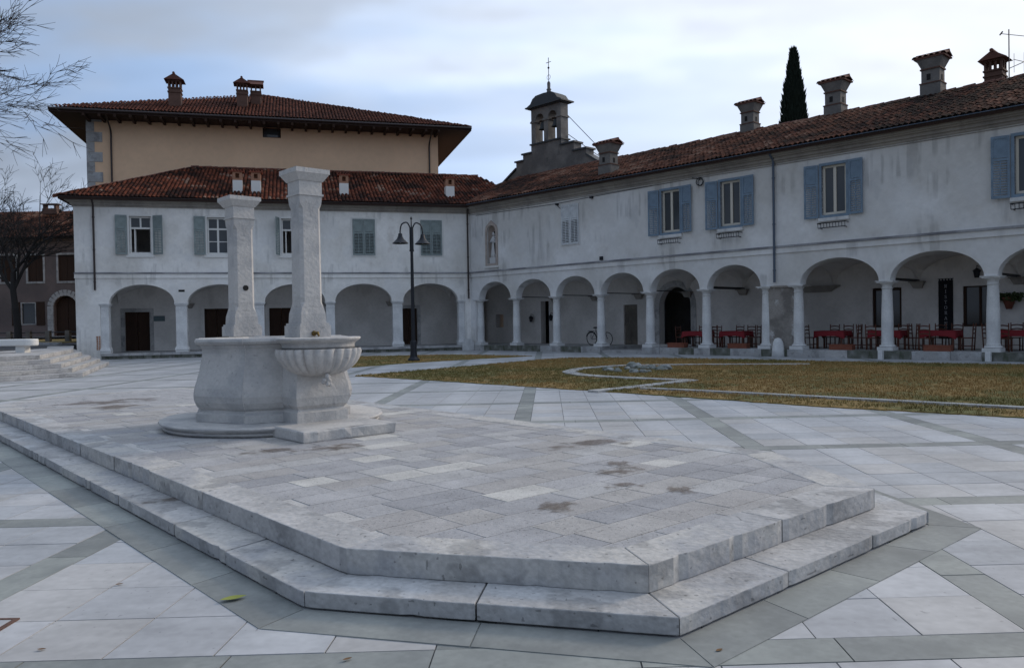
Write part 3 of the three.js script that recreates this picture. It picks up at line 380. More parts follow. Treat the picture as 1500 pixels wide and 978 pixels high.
// ---------- right wing ----------
const RW = wing('arcaded_building', 'long two-storey arcaded building with blue shutters and restaurant tables under its arches', -46.081);
{
  const g = RW, U1 = 37.2, cols = [3.52, 6.51, 9.49, 12.45, 15.48, 23.15, 26.62, 30.1, 33.55];
  const arches = [[0.72, 3.33], [3.71, 6.32], [6.70, 9.30], [9.68, 12.26], [12.64, 15.29], [15.67, 18.20], [19.90, 22.95], [23.35, 26.42], [26.82, 29.9], [30.3, 33.35], [33.75, 36.8]];
  const wins = [[13.34, 14.32], [16.38, 17.33], [20.83, 21.78], [27.34, 28.3], [32.2, 33.15]];
  const holes = wins.map(([a, b]) => [a, b, 5.50, 7.42]); holes.push([1.52, 2.24, 4.86, 6.98, 1], [7.19, 8.38, 5.45, 7.45]);
  part('front_wall', upright(facadeShape(-0.02, U1, TOP, arches, [[-0.02, 0.42], [36.9, U1]], holes), -0.5, 0), m.plasterR, g);
  part('wall_pier', bb(18.5, 19.6, 0, 2.868, -0.48, -0.08), m.stainPier, g);
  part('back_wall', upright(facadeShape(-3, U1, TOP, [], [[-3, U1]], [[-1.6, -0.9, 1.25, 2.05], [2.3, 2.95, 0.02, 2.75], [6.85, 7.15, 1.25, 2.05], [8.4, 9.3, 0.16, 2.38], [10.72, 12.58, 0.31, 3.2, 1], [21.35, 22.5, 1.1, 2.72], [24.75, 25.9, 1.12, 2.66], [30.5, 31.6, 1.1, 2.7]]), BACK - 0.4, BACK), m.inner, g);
  part('arcade_floor', [bb(-3, 9.75, 0.0, FL - 0.012, BACK, -0.55), bb(9.75, 12.2, 0, 0.13, BACK, 0.1), bb(12.2, U1, 0, FL - 0.012, BACK, -0.55)], m.stoneB, g);
  const r = rng(301); for (const [a, b] of [[0.1, 9.72], [12.22, U1]]) { let u = a; while (u < b - 0.2) { const w = Math.min(b - u, 0.7 + r() * 0.9); part('plinth_block', bb(u + 0.006, u + w - 0.006, 0, FL - r() * 0.012, -0.56, 0.12 + r() * 0.03), r() < 0.45 ? m.rough : (r() < 0.5 ? m.stoneB : m.stone), g); u += w; } }
  cols.forEach((u) => column(g, u, FL, 2.87, -0.25)); column(g, 0.57, FL, 2.87, -0.25); column(g, 18.36, FL, 2.87, -0.2); column(g, 19.74, FL, 2.87, -0.2);
  part('pier_lintel', bb(18.0, 20.1, 2.80, 2.868, -0.55, 0.035), m.cornice, g);
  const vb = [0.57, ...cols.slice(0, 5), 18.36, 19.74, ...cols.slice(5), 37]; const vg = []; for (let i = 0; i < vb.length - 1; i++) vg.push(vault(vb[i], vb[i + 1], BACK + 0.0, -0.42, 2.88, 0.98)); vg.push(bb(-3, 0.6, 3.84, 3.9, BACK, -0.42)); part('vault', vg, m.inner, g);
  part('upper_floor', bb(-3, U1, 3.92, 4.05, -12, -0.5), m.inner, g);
  cols.forEach((u) => part('corbel', corbel(u), m.cornice, g)); part('corbel', corbel(19.05, 1.9), m.cornice, g);
  cols.forEach((u, i) => part('tie_rod', i < 4 ? rod(V(u, 2.93, -0.3), V(u, 2.93, BACK), 0.022) : rod(V(u, 2.95, -0.3), V(u, 2.95, BACK), 0.055), m.iron, g));
  part('string_course', [bb(0.02, U1, 4.17, 4.215, 0, 0.05), bb(0.02, U1, 4.215, 4.39, 0, 0.03), ], m.plasterR, g);
  part('string_cap', [bb(0.02, U1, 4.392, 4.475, 0, 0.07)], m.weather, g);
  part('cornice', [bb(0, U1, 7.72, 7.745, 0, 0.03), bb(0, U1, 7.80, 7.90, 0, 0.07), bb(0, U1, 7.90, 8.02, 0, 0.14), bb(0, U1, 8.02, 8.08, 0, 0.24), bb(0, U1, 8.08, 8.20, 0, 0.34)], m.cornice, g);
  part('gutter', [new THREE.CylinderGeometry(0.085, 0.085, U1 - 0.3, 10, 1, true, Math.PI / 2, Math.PI).rotateZ(Math.PI / 2).translate(U1 / 2 + 0.25, 8.26, 0.47), rod(V(0.4, 8.26, 0.555), V(U1, 8.26, 0.555), 0.016)], m.gutterR, g);
  pipe(g, 18.87, 7.85, 3.0, m.gutterR);
  part('end_wall', bb(U1 - 0.4, U1, 0, TOP, -12, -0.5), m.plasterR, g); part('rear_wall', bb(-3, U1, 0, TOP, -12.2, -11.9), m.plasterR, g); part('end_gable', prism([[U1, TOP, 0], [U1, TOP, -12], [U1, 10.7, -6]], [[0, 1, 2]]), m.plasterR, g);
  // roof
  const rf = part('roof', prism([[-3.5, 8.24, 0.5], [U1 + 0.2, 8.24, 0.5], [U1 + 0.2, 10.78, -6], [-3.5, 10.78, -6], [U1 + 0.2, 8.24, -12.5], [-3.5, 8.24, -12.5], [-3.5, 8.14, 0.46], [U1 + 0.2, 8.14, 0.46]], [[0, 1, 2, 3], [3, 2, 4, 5], [0, 6, 7, 1]]), m.deck, g);
  const sl = V(0, 2.54, -6.5).normalize(); tileField(rf, V(-2.2, 8.26, 0.52), V(1, 0, 0), sl, U1 + 2.3, 6.98, palR, 401);
  const rg = []; const rr = rng(404); for (let u = -2; u < U1; u += 0.36) rg.push(tileGeo.clone().scale(1.25, 1.25, 1).rotateY(Math.PI / 2).rotateZ((rr() - 0.5) * 0.06).translate(u, 10.80 + (rr() - 0.5) * 0.05, -6)); part('ridge_tiles', rg, m.ridgeTile, rf).userData.kind = 'stuff';
  flaredChimney(g, 9.45, 8.82, -1.05, 1.1); flaredChimney(g, 14.45, 10.72, -6, 1.05); flaredChimney(g, 18.75, 10.72, -6, 1.12); flaredChimney(g, 22.9, 10.78, -6, 1.12); houseChimney(g, 24.9, 10.75, -7.2, 1.05);
  // blue-shuttered windows
  wins.forEach(([a, b], i) => { const w = part('window', openFrame(a - 0.10, b + 0.10, 5.40, 7.50, 0.10, -0.10, 0.035), m.blue, g), c = (a + b) / 2;
    part('casement', [...openFrame(a + 0.01, b - 0.01, 5.52, 7.40, 0.085, -0.16, -0.10), bb(c - 0.055, c + 0.055, 5.6, 7.32, -0.16, -0.09)], m.cream, w); part('pane', bb(a + 0.06, c - 0.04, 5.58, 7.33, -0.14, -0.132), m.glass, w); part('pane', bb(c + 0.04, b - 0.06, 5.58, 7.33, -0.14, -0.132), m.glass, w);
    shutter(w, a - 0.12, 6.43, 0.54, 2.06, 0.06, m.blue, -1, 0.16 + 0.05 * (i % 2)); shutter(w, b + 0.12, 6.46, 0.54, 2.06, 0.06, m.blue, 1, -0.10);
    part('sill', bb(a - 0.12, b + 0.12, 5.26, 5.39, 0, 0.09), m.paleStone, w);
    const rk = [rod(V(a - 0.06, 5.17, 0.28), V(b + 0.06, 5.17, 0.28), 0.022), rod(V(a - 0.04, 4.99, 0.26), V(b + 0.04, 4.99, 0.26), 0.018), rod(V(a - 0.06, 5.17, 0), V(a - 0.06, 5.17, 0.28), 0.018), rod(V(b + 0.06, 5.17, 0), V(b + 0.06, 5.17, 0.28), 0.018), rod(V(a, 4.99, 0), V(a, 4.99, 0.26), 0.018), rod(V(b, 4.99, 0), V(b, 4.99, 0.26), 0.018)]; for (let k = 0; k <= 9; k++) { const x = mix(a - 0.05, b + 0.05, k / 9); rk.push(rod(V(x, 5.17, 0.28), V(x, 4.99, 0.26), 0.011, 0.011, 4)); } part('flower_box_rack', rk, m.iron, w);
  });
  const ws = part('window', openFrame(7.14, 8.43, 5.40, 7.50, 0.05, 0, 0.03), m.plasterR, g); ws.userData.label = 'closed pale shuttered window'; shutter(ws, 7.49, 6.45, 0.58, 2.0, 0.045, m.paleShut); shutter(ws, 8.08, 6.45, 0.58, 2.0, 0.045, m.paleShut);
  part('cable_coil', [new THREE.TorusGeometry(0.17, 0.02, 6, 20).translate(15.4, 7.55, 0.07), new THREE.TorusGeometry(0.14, 0.016, 6, 20).translate(15.47, 7.5, 0.09), rod(V(15.0, 7.76, 0.03), V(15.4, 7.68, 0.06), 0.02)], m.iron, g); part('wall_bracket', [bx(0.12, 0.1, 0.16, 6.95, 7.55, 0.08), rod(V(6.95, 7.5, 0.1), V(7.15, 7.3, 0.02), 0.015), bx(0.14, 0.1, 0.14, 9.25, 7.62, 0.07), bx(0.16, 0.18, 0.1, 9.8, 4.6, 0.05)], m.iron, g); part('wall_cable', tube([V(0.6, 7.66, 0.02), V(4, 7.63, 0.02), V(6.95, 7.6, 0.02), V(9.25, 7.66, 0.02), V(15, 7.74, 0.02)], 0.012, 60, 4), m.iron, g);
  // niche
  const nf = upright((() => { const s = shapeOf([[1.38, 4.72], [2.38, 4.72], [2.38, 6.7], [2.30, 6.95], [1.88, 7.26], [1.46, 6.95], [1.38, 6.7]]); const p = new THREE.Path(); p.moveTo(1.52, 4.86); p.lineTo(2.24, 4.86); p.lineTo(2.24, 6.62); p.absarc(1.88, 6.62, 0.36, 0, Math.PI, false); p.closePath(); s.holes.push(p); return s; })(), 0, 0.05);
  const ni = part('niche', nf, m.niche, g); part('niche_back', [new THREE.CylinderGeometry(0.36, 0.36, 1.76, 16, 1, true, Math.PI / 2, Math.PI).translate(1.88, 5.74, -0.06), new THREE.SphereGeometry(0.36, 16, 8, 0, Math.PI, 0, Math.PI / 2).rotateY(Math.PI).translate(1.88, 6.62, -0.06), bb(1.52, 2.24, 4.8, 4.86, -0.45, 0)], m.niche, ni); part('niche_sill', bb(1.32, 2.44, 4.62, 4.72, 0, 0.12), m.white, ni);
  // back wall: doors and windows
  part('plank_door', [...[0, 1, 2, 3].map((k) => bb(8.41 + k * 0.222, 8.41 + k * 0.222 + 0.216, 0.16, 2.37, BACK - 0.16, BACK - 0.11)), bb(8.41, 9.29, 1.3, 1.42, BACK - 0.11, BACK - 0.095)], m.door, g);
  part('arch_surround', upright((() => { const s = new THREE.Shape(); s.moveTo(10.42, 0.3); s.lineTo(10.42, 2.27); s.absarc(11.65, 2.27, 1.23, Math.PI, 0, true); s.lineTo(12.88, 0.3); s.lineTo(12.58, 0.3); s.lineTo(12.58, 2.27); s.absarc(11.65, 2.27, 0.93, 0, Math.PI, false); s.lineTo(10.72, 0.3); s.closePath(); return s; })(), BACK, BACK + 0.04), m.stone, g);
  for (const [a, b] of [[21.35, 22.5], [24.75, 25.9], [30.5, 31.6]]) { const w = part('restaurant_window', [...openFrame(a, b, 1.1, 2.7, 0.09, BACK - 0.16, BACK - 0.06), bb((a + b) / 2 - 0.04, (a + b) / 2 + 0.04, 1.19, 2.61, BACK - 0.15, BACK - 0.07)], m.darkwood, g); part('pane', bb(a + 0.09, b - 0.09, 1.19, 2.61, BACK - 0.12, BACK - 0.112), m.glass, w); }
}
// ---------- left wing ----------
const LW = wing('arcaded_building', 'white two-storey arcaded building with grey-green shutters and broad low arches', 15.289);
{
  const g = LW, arches = [[-18.98, -15.86], [-15.22, -11.96], [-11.34, -8.16], [-7.62, -4.52], [-3.88, -0.74]], pil = [[-15.54, 0.62], [-11.65, 0.62], [-7.89, 0.54], [-4.2, 0.62], [-0.54, 0.42], [-19.2, 0.46]];
  const op = [[-17.95, -16.9], [-14.17, -13.12], [-10.4, -9.35]], holes = [...op.map(([a, b]) => [a, b, 5.44, 7.37]), [-6.6, -5.4, 5.44, 7.38], [-2.82, -1.62, 5.44, 7.38]];
  part('front_wall', upright(facadeShape(-20.53, 0.0, TOP, arches, [[-20.53, -19.4], [-0.36, 0]], holes), -0.5, 0), m.plasterL, g);
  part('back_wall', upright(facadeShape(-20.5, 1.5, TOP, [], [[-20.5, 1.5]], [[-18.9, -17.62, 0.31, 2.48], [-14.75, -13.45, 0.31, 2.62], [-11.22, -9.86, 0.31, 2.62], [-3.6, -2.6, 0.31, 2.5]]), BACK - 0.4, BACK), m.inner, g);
  part('end_wall', bb(-20.53, -20.0, 0, TOP, -12.5, -0.5), m.plasterL, g); part('rear_wall', bb(-20.5, 6, 0, TOP, -12.8, -12.5), m.plasterL, g);
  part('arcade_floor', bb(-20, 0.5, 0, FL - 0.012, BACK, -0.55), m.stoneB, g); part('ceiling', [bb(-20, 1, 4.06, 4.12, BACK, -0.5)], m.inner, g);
  const r = rng(331); let u = -19.4; while (u < -0.3) { const w = Math.min(-0.05 - u, 0.6 + r() * 1.0); part('plinth_block', bb(u + 0.006, u + w - 0.006, 0.17, FL - r() * 0.01, -0.56, 0.10 + r() * 0.03), r() < 0.7 ? m.stone : m.stoneB, g); part('footing_stone', bb(u + 0.01, u + w * 0.55, -0.02, 0.168, -0.4, 0.03 + r() * 0.06), m.rough, g); part('footing_stone', bb(u + w * 0.55 + 0.02, u + w - 0.01, -0.02, 0.166, -0.4, 0.03 + r() * 0.06), m.rough, g); u += w; }
  pil.forEach(([x, w]) => pillar(g, x, w, FL, 2.87, -0.25));
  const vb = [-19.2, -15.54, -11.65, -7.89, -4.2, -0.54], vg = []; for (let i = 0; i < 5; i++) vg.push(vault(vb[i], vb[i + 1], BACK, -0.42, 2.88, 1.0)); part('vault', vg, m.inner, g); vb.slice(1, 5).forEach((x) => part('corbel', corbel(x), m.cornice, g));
  part('string_course', [bb(-20.56, -0.03, 4.17, 4.215, 0, 0.05), bb(-20.56, -0.03, 4.215, 4.39, 0, 0.03), ], m.plasterL, g); part('string_cap', [bb(-20.56, -0.04, 4.392, 4.468, 0, 0.07)], m.weather, g);
  part('cornice', [bb(-20.6, 0.08, 7.82, 7.90, 0, 0.07), bb(-20.66, 0.10, 7.90, 8.02, 0, 0.14), bb(-20.76, 0.12, 8.02, 8.08, 0, 0.24), bb(-20.86, 0.14, 8.08, 8.20, 0, 0.34), bb(-20.86, -20.53, 8.08, 8.2, -12.5, 0), bb(-20.66, -20.53, 7.9, 8.08, -12.5, 0)], m.cornice, g);
  part('gutter', [new THREE.CylinderGeometry(0.085, 0.085, 21.0, 10, 1, true, Math.PI / 2, Math.PI).rotateZ(Math.PI / 2).translate(-10.6, 8.24, 0.47), rod(V(-21.1, 8.24, 0.555), V(-0.1, 8.24, 0.555), 0.016)], m.gutterL, g);
  pipe(g, -19.6, 7.85, 3.55, m.gutterL); pipe(g, -0.14, 7.85, 2.95, m.gutterL, 0.16);
  // hipped roof
  const E0 = -21.1, RZ = -6.5, RY = 11.15, rf = part('roof', prism([[E0, 8.22, 0.5], [4.5, 8.22, 0.5], [2.2, RY, RZ], [-15.4, RY, RZ], [E0, 8.22, -13.2], [7, 8.22, -13.2], [E0, 8.12, 0.5], [4.5, 8.12, 0.5], [E0, 8.12, -13.2]], [[0, 1, 2, 3], [3, 2, 5, 4], [0, 3, 4], [1, 5, 2], [0, 6, 7, 1], [0, 4, 8, 6], [6, 8, 7]]), m.deck, g);
  const run = Math.hypot(2.93, 7), sl = V(0, 2.93, -7).normalize(); tileField(rf, V(E0, 8.24, 0.52), V(1, 0, 0), sl, 24.5, run, palL, 402, (x, v) => x > v / run * 5.7 + 0.05 && x < 25.4 - v / run * 2.3 && x - v / run * 3.2 < 21.8);
  const rr = rng(405), rg = []; const line = (a, b) => { const n = Math.ceil(a.distanceTo(b) / 0.36), q = new THREE.Quaternion().setFromUnitVectors(V(0, 0, 1), b.clone().sub(a).normalize()); for (let i = 0; i < n; i++) { const p = a.clone().lerp(b, i / n); rg.push(tileGeo.clone().scale(1.25, 1.25, 1).applyQuaternion(q).translate(p.x, p.y + 0.03 + (rr() - 0.5) * 0.03, p.z)); } }; line(V(-15.4, RY, RZ), V(2.2, RY, RZ)); line(V(E0, 8.24, 0.5), V(-15.4, RY, RZ)); part('ridge_tiles', rg, m.ridgeTile, rf).userData.kind = 'stuff';
  [[-12.66], [-11.70], [-6.96], [-0.88]].forEach(([x]) => smallChimney(g, x, 8.95, -1.25));
  // windows
  op.forEach(([a, b], i) => { const w = part('window', openFrame(a - 0.09, b + 0.09, 5.34, 7.46, 0.09, -0.08, 0.02), m.white, g), c = (a + b) / 2; part('sill', bb(a - 0.16, b + 0.16, 5.25, 5.34, 0, 0.06), m.white, w);
    const tr = 6.72; part('casement', [...openFrame(a + 0.005, b - 0.005, 5.45, 7.36, 0.07, -0.20, -0.14), bb(a + 0.07, b - 0.07, tr, tr + 0.09, -0.20, -0.14), bb(c - 0.04, c + 0.04, tr + 0.09, 7.29, -0.20, -0.14), ...(i === 1 ? [bb(c - 0.05, c + 0.05, 5.52, tr, -0.20, -0.14), bb(a + 0.07, b - 0.07, 6.08, 6.12, -0.19, -0.15)] : [bb(a + 0.20, a + 0.26, 5.52, tr, -0.5, -0.2)])], m.white, w);
    part('pane', bb(a + 0.07, b - 0.07, tr + 0.09, 7.29, -0.175, -0.168), m.glass, w); if (i === 1) part('pane', bb(a + 0.07, b - 0.07, 5.52, tr, -0.175, -0.168), m.glass, w);
    shutter(w, a - 0.10, 6.40, 0.55, 2.02, 0.06, m.greenShut, -1, [0.12, 0.14, 1.25][i]); shutter(w, b + 0.10, 6.40, 0.55, 2.02, 0.06, m.greenShut, 1, [-0.5, -0.15, -0.2][i]); });
  for (const c of [-6.0, -2.22]) { const w = part('window', openFrame(c - 0.72, c + 0.72, 5.32, 7.5, 0.10, 0, 0.02), m.white, g); w.userData.label = 'window with closed grey-green shutters'; shutter(w, c - 0.305, 6.42, 0.60, 2.0, 0.045, m.greenShut); shutter(w, c + 0.305, 6.42, 0.60, 2.0, 0.045, m.greenShut); }
  // arcade doors
  for (const [a, b, t] of [[-18.9, -17.62, 2.48], [-14.75, -13.45, 2.62], [-11.22, -9.86, 2.62], [-3.6, -2.6, 2.5]]) { const d = part('door', [bb(a, (a + b) / 2 - 0.01, 0.31, t, BACK - 0.2, BACK - 0.14), bb((a + b) / 2 + 0.01, b, 0.31, t, BACK - 0.2, BACK - 0.14), ...[0, 1].flatMap((k) => [0.5, 1.25].map((y) => bb(mix(a, b, k * 0.5) + 0.12, mix(a, b, k * 0.5 + 0.5) - 0.12, y, y + 0.6, BACK - 0.14, BACK - 0.12)))], m.darkwood, g); part('door_frame', openFrame(a - 0.2, b + 0.2, 0.1, t + 0.2, 0.2, BACK, BACK + 0.05), a < -16 || a > -5 ? m.stone : m.inner, d); part('door_handle', rod(V((a + b) / 2 + 0.08, 1.3, BACK - 0.12), V((a + b) / 2 + 0.08, 1.3, BACK - 0.06), 0.02), m.brass, d); }
  { const q = rng(345); for (let i = 0; i < 16; i++) part('exposed_brick', bb(-19.62 + (i % 2) * 0.11 + q() * 0.02, -19.53 + (i % 2) * 0.11, 0.5 + Math.floor(i / 2) * 0.09, 0.575 + Math.floor(i / 2) * 0.09, -0.05, 0.008 + q() * 0.012), m.brick, g); }
  part('wall_vent', bb(-15.65, -15.35, 3.45, 3.56, 0, 0.012), m.dark, g);
}
const local = (w, o) => { o.position.applyAxisAngle(V(0, 1, 0), w.rotation.y).add(w.position); o.rotation.y += w.rotation.y; return o; };   // puts a thing, given in a wing's own metres, into the square

// ---------- things on and under the right wing ----------
function chair(u, z, turn, label, group) {
  const t = thing('ladder_back_chair', label, 'chair', group), y = 0;
  part('seat', bx(0.42, 0.035, 0.40, 0, 0.45, 0), m.chair, t); for (const s of [-1, 1]) { part('leg', bx(0.04, 0.44, 0.04, s * 0.18, 0.22, 0.17), m.chair, t); part('leg', rod(V(s * 0.18, 0, -0.18), V(s * 0.19, 0.98, -0.24), 0.024, 0.02, 6), m.chair, t); }
  for (let k = 0; k < 3; k++) part('back_slat', tube([V(-0.18, 0.60 + k * 0.14, -0.215), V(0, 0.625 + k * 0.14, -0.235), V(0.18, 0.60 + k * 0.14, -0.215)], 0.022, 8, 5).scale(1, 1, 1), m.chair, t);
  part('stretcher', [rod(V(-0.18, 0.2, 0.17), V(0.18, 0.2, 0.17), 0.012), rod(V(-0.18, 0.16, -0.18), V(-0.18, 0.16, 0.17), 0.012), rod(V(0.18, 0.16, -0.18), V(0.18, 0.16, 0.17), 0.012)], m.chair, t);
  t.position.set(u, FL - 0.012, z); t.rotation.y = turn; return local(RW, t);
}
const tables = [[14.25, 'beside the dark arched doorway'], [16.2, 'between the arched doorway and the stained pier'], [20.55, 'just past the stained pier'], [22.7, 'behind the column before the banner'], [24.6, 'in front of the restaurant banner'], [27.1, 'below the hanging flower basket']];
tables.forEach(([u, where], i) => {
  const t = thing('dining_table', `wooden dining table under a red cloth ${where}`, 'table'); part('tabletop', bx(1.15, 0.04, 0.78, 0, 0.70, 0), m.chair, t); for (const a of [-1, 1]) for (const b of [-1, 1]) part('leg', bx(0.06, 0.68, 0.06, a * 0.50, 0.34, b * 0.32), m.chair, t); t.position.set(u, FL - 0.012, -1.45); local(RW, t);
  const P = [], I = [], N = 48; for (let k = 0; k < 3; k++) for (let j = 0; j <= N; j++) { const a = j / N * 6.2832, c = Math.cos(a), s = Math.sin(a), q = 1 / Math.max(Math.abs(c), Math.abs(s)), e = [0, 1.0, 1.05 + 0.04 * Math.sin(a * 9 + i)][k], corner = Math.pow(Math.min(Math.abs(c), Math.abs(s)) * 1.414, 6); P.push(c * q * 0.60 * e, [0.726, 0.726, 0.52 - 0.12 * corner][k], s * q * 0.415 * e); }
  for (let k = 0; k < 2; k++) for (let j = 0; j < N; j++) { const a = k * (N + 1) + j; I.push(a, a + 1, a + N + 1, a + 1, a + N + 2, a + N + 1); } const cg = new THREE.BufferGeometry(); cg.setAttribute('position', new THREE.Float32BufferAttribute(P, 3)); cg.setIndex(I); cg.computeVertexNormals();
  const cl = solo('tablecloth', cg, m.cloth, `red tablecloth draped on the table ${where}`, 'tablecloth'); cl.position.set(u, FL - 0.012, -1.45); local(RW, cl);
  const lab = `dark ladder-back chair at the table ${where}`, gr = `chairs at the table ${where}`;
  chair(u - 0.28, -2.05, 0, lab, gr); chair(u + 0.30, -2.05, 0.04, lab, gr); chair(u - 0.86, -1.42, Math.PI / 2 - 0.05, lab, gr); chair(u + 0.86, -1.48, -Math.PI / 2 + 0.06, lab, gr); if (i > 2) chair(u - 0.3, -0.82, Math.PI, lab, gr);
});
const planterSpots = [[13.85, 'under the first red table'], [16.95, 'left of the stained pier'], [21.4, 'between the stained pier and the column'], [24.85, 'below the restaurant banner']];
planterSpots.forEach(([u, w]) => { const t = thing('planter_box', `long terracotta planter box on the arcade ledge ${w}`, 'planter'); part('trough', [bb(-0.42, 0.42, 0, 0.02, -0.13, 0.13), bb(-0.45, 0.45, 0, 0.20, 0.11, 0.14), bb(-0.45, 0.45, 0, 0.20, -0.14, -0.11), bb(-0.45, -0.42, 0, 0.20, -0.11, 0.11), bb(0.42, 0.45, 0, 0.20, -0.11, 0.11), bb(-0.47, 0.47, 0.185, 0.215, 0.125, 0.155), bb(-0.47, 0.47, 0.185, 0.215, -0.155, -0.125)], m.terra, t); part('soil', bb(-0.42, 0.42, 0.10, 0.17, -0.11, 0.11), m.earth, t); t.position.set(u, FL - 0.005, -0.36); local(RW, t); });
{ // banner with its lettering
  const cv = document.createElement('canvas'); cv.width = 256; cv.height = 1024; const c = cv.getContext('2d'); c.fillStyle = '#0c0c14'; c.fillRect(0, 0, 256, 1024); c.fillStyle = '#a8a8ac'; c.font = '82px serif'; c.textAlign = 'center'; 'RISTORANTE'.split('').forEach((l, i) => c.fillText(l, 128, 130 + i * 94));
  const t = new THREE.CanvasTexture(cv); t.colorSpace = THREE.SRGBColorSpace;
  const s = thing('restaurant_banner', 'tall black cloth banner reading RISTORANTE in pale capitals', 'banner');
  const pg = new THREE.BoxGeometry(0.52, 2.25, 0.012); pg.userData.done = 1; part('cloth', pg, M({ map: t }), s).position.y = 1.125; part('hanging_loops', [0, 1, 2, 3, 4].map((i) => bx(0.05, 0.07, 0.02, -0.22 + i * 0.11, 2.285, 0)), m.banner, s); part('rail', rod(V(-0.28, 2.315, 0), V(0.28, 2.315, 0), 0.012), m.iron, s);
  s.position.set(24.15, 0.66, BACK + 0.03); local(RW, s);
}
{ const b = thing('flower_basket', 'terracotta wall basket with dry trailing plant beside the restaurant window', 'plant'), r = rng(611); part('pot', lathe([[0, 0], [0.07, 0], [0.17, 0.30], [0.19, 0.32], [0.15, 0.32], [0, 0.28]], 16), m.flower, b); const lf = []; for (let i = 0; i < 240; i++) { const a = r() * 6.28, q = Math.sqrt(r()) * 0.34; lf.push(new THREE.PlaneGeometry(0.05, 0.09).rotateX(r() * 3).rotateY(r() * 6).translate(Math.cos(a) * q, 0.30 + (r() - 0.4) * 0.28 * (1 - q), Math.sin(a) * q * 0.6)); } part('foliage', lf, m.leafGreen, b); b.position.set(26.35, 1.75, BACK + 0.24); b.scale.setScalar(1.35); local(RW, b); }
const lanternAt = (u, y, z, lab, w = RW) => { const l = thing('wall_lantern', lab, 'lantern'); part('bracket', [rod(V(0, 0.42, -0.2), V(0, 0.46, 0), 0.014), rod(V(0, 0.46, 0), V(0, 0.36, 0), 0.012)], m.iron, l); part('lamp_body', [new THREE.CylinderGeometry(0.13, 0.08, 0.26, 6).translate(0, 0.13, 0), new THREE.ConeGeometry(0.16, 0.13, 6).translate(0, 0.325, 0)], m.iron, l); l.position.set(u, y, z); return local(w, l); };
lanternAt(25.3, 2.95, BACK + 0.24, 'black iron wall lantern above the restaurant window'); lanternAt(1.7, 1.55, BACK + 0.22, 'small black wall lantern left of the narrow dark doorway'); lanternAt(3.3, 1.6, BACK + 0.22, 'small black wall lantern right of the narrow dark doorway');
{ // bicycle leaning inside the arcade
  const b = thing('bicycle', 'dark city bicycle parked in the arcade behind a column', 'bicycle'), wheel = (x) => { const w = part('wheel', new THREE.TorusGeometry(0.33, 0.02, 8, 36).translate(x, 0.34, 0), m.tyre, b); const sp = []; for (let i = 0; i < 12; i++) { const a = i / 12 * 6.283; sp.push(rod(V(x, 0.34, 0), V(x + Math.cos(a) * 0.32, 0.34 + Math.sin(a) * 0.32, 0), 0.004, 0.004, 4)); } part('spokes', sp, m.metal, w); };
  wheel(-0.53); wheel(0.53); part('frame', [rod(V(-0.53, 0.34, 0), V(-0.08, 0.32, 0), 0.014), rod(V(-0.53, 0.34, 0), V(-0.2, 0.78, 0), 0.012), rod(V(-0.08, 0.32, 0), V(-0.23, 0.86, 0), 0.018), rod(V(-0.08, 0.32, 0), V(0.36, 0.72, 0), 0.018), rod(V(-0.18, 0.66, 0), V(0.35, 0.76, 0), 0.018), rod(V(0.53, 0.34, 0), V(0.33, 0.95, 0), 0.018)], m.iron, b);
  part('saddle', new THREE.SphereGeometry(0.12, 12, 8).scale(1.2, 0.35, 0.7).translate(-0.24, 0.92, 0), m.tyre, b); part('handlebar', tube([V(0.22, 1.02, 0.26), V(0.34, 1.04, 0.16), V(0.36, 1.0, 0), V(0.34, 1.04, -0.16), V(0.22, 1.02, -0.26)], 0.014, 16), m.metal, b); part('rear_rack', [bx(0.36, 0.02, 0.12, -0.55, 0.74, 0), rod(V(-0.53, 0.34, 0.05), V(-0.6, 0.74, 0.05), 0.007), rod(V(-0.53, 0.34, -0.05), V(-0.6, 0.74, -0.05), 0.007)], m.iron, b); part('mudguard', new THREE.TorusGeometry(0.37, 0.02, 6, 24, Math.PI * 0.9).translate(-0.53, 0.34, 0), m.iron, b); part('crank', [rod(V(-0.08, 0.32, 0.05), V(0.05, 0.22, 0.06), 0.01), rod(V(-0.08, 0.32, -0.05), V(-0.2, 0.42, -0.06), 0.01), new THREE.CylinderGeometry(0.09, 0.09, 0.01, 16).rotateX(1.5708).translate(-0.08, 0.32, 0.04)], m.metal, b);
  b.position.set(8.0, FL - 0.012, -1.9); b.rotation.x = 0.06; b.rotation.order = 'YXZ'; local(RW, b);
}
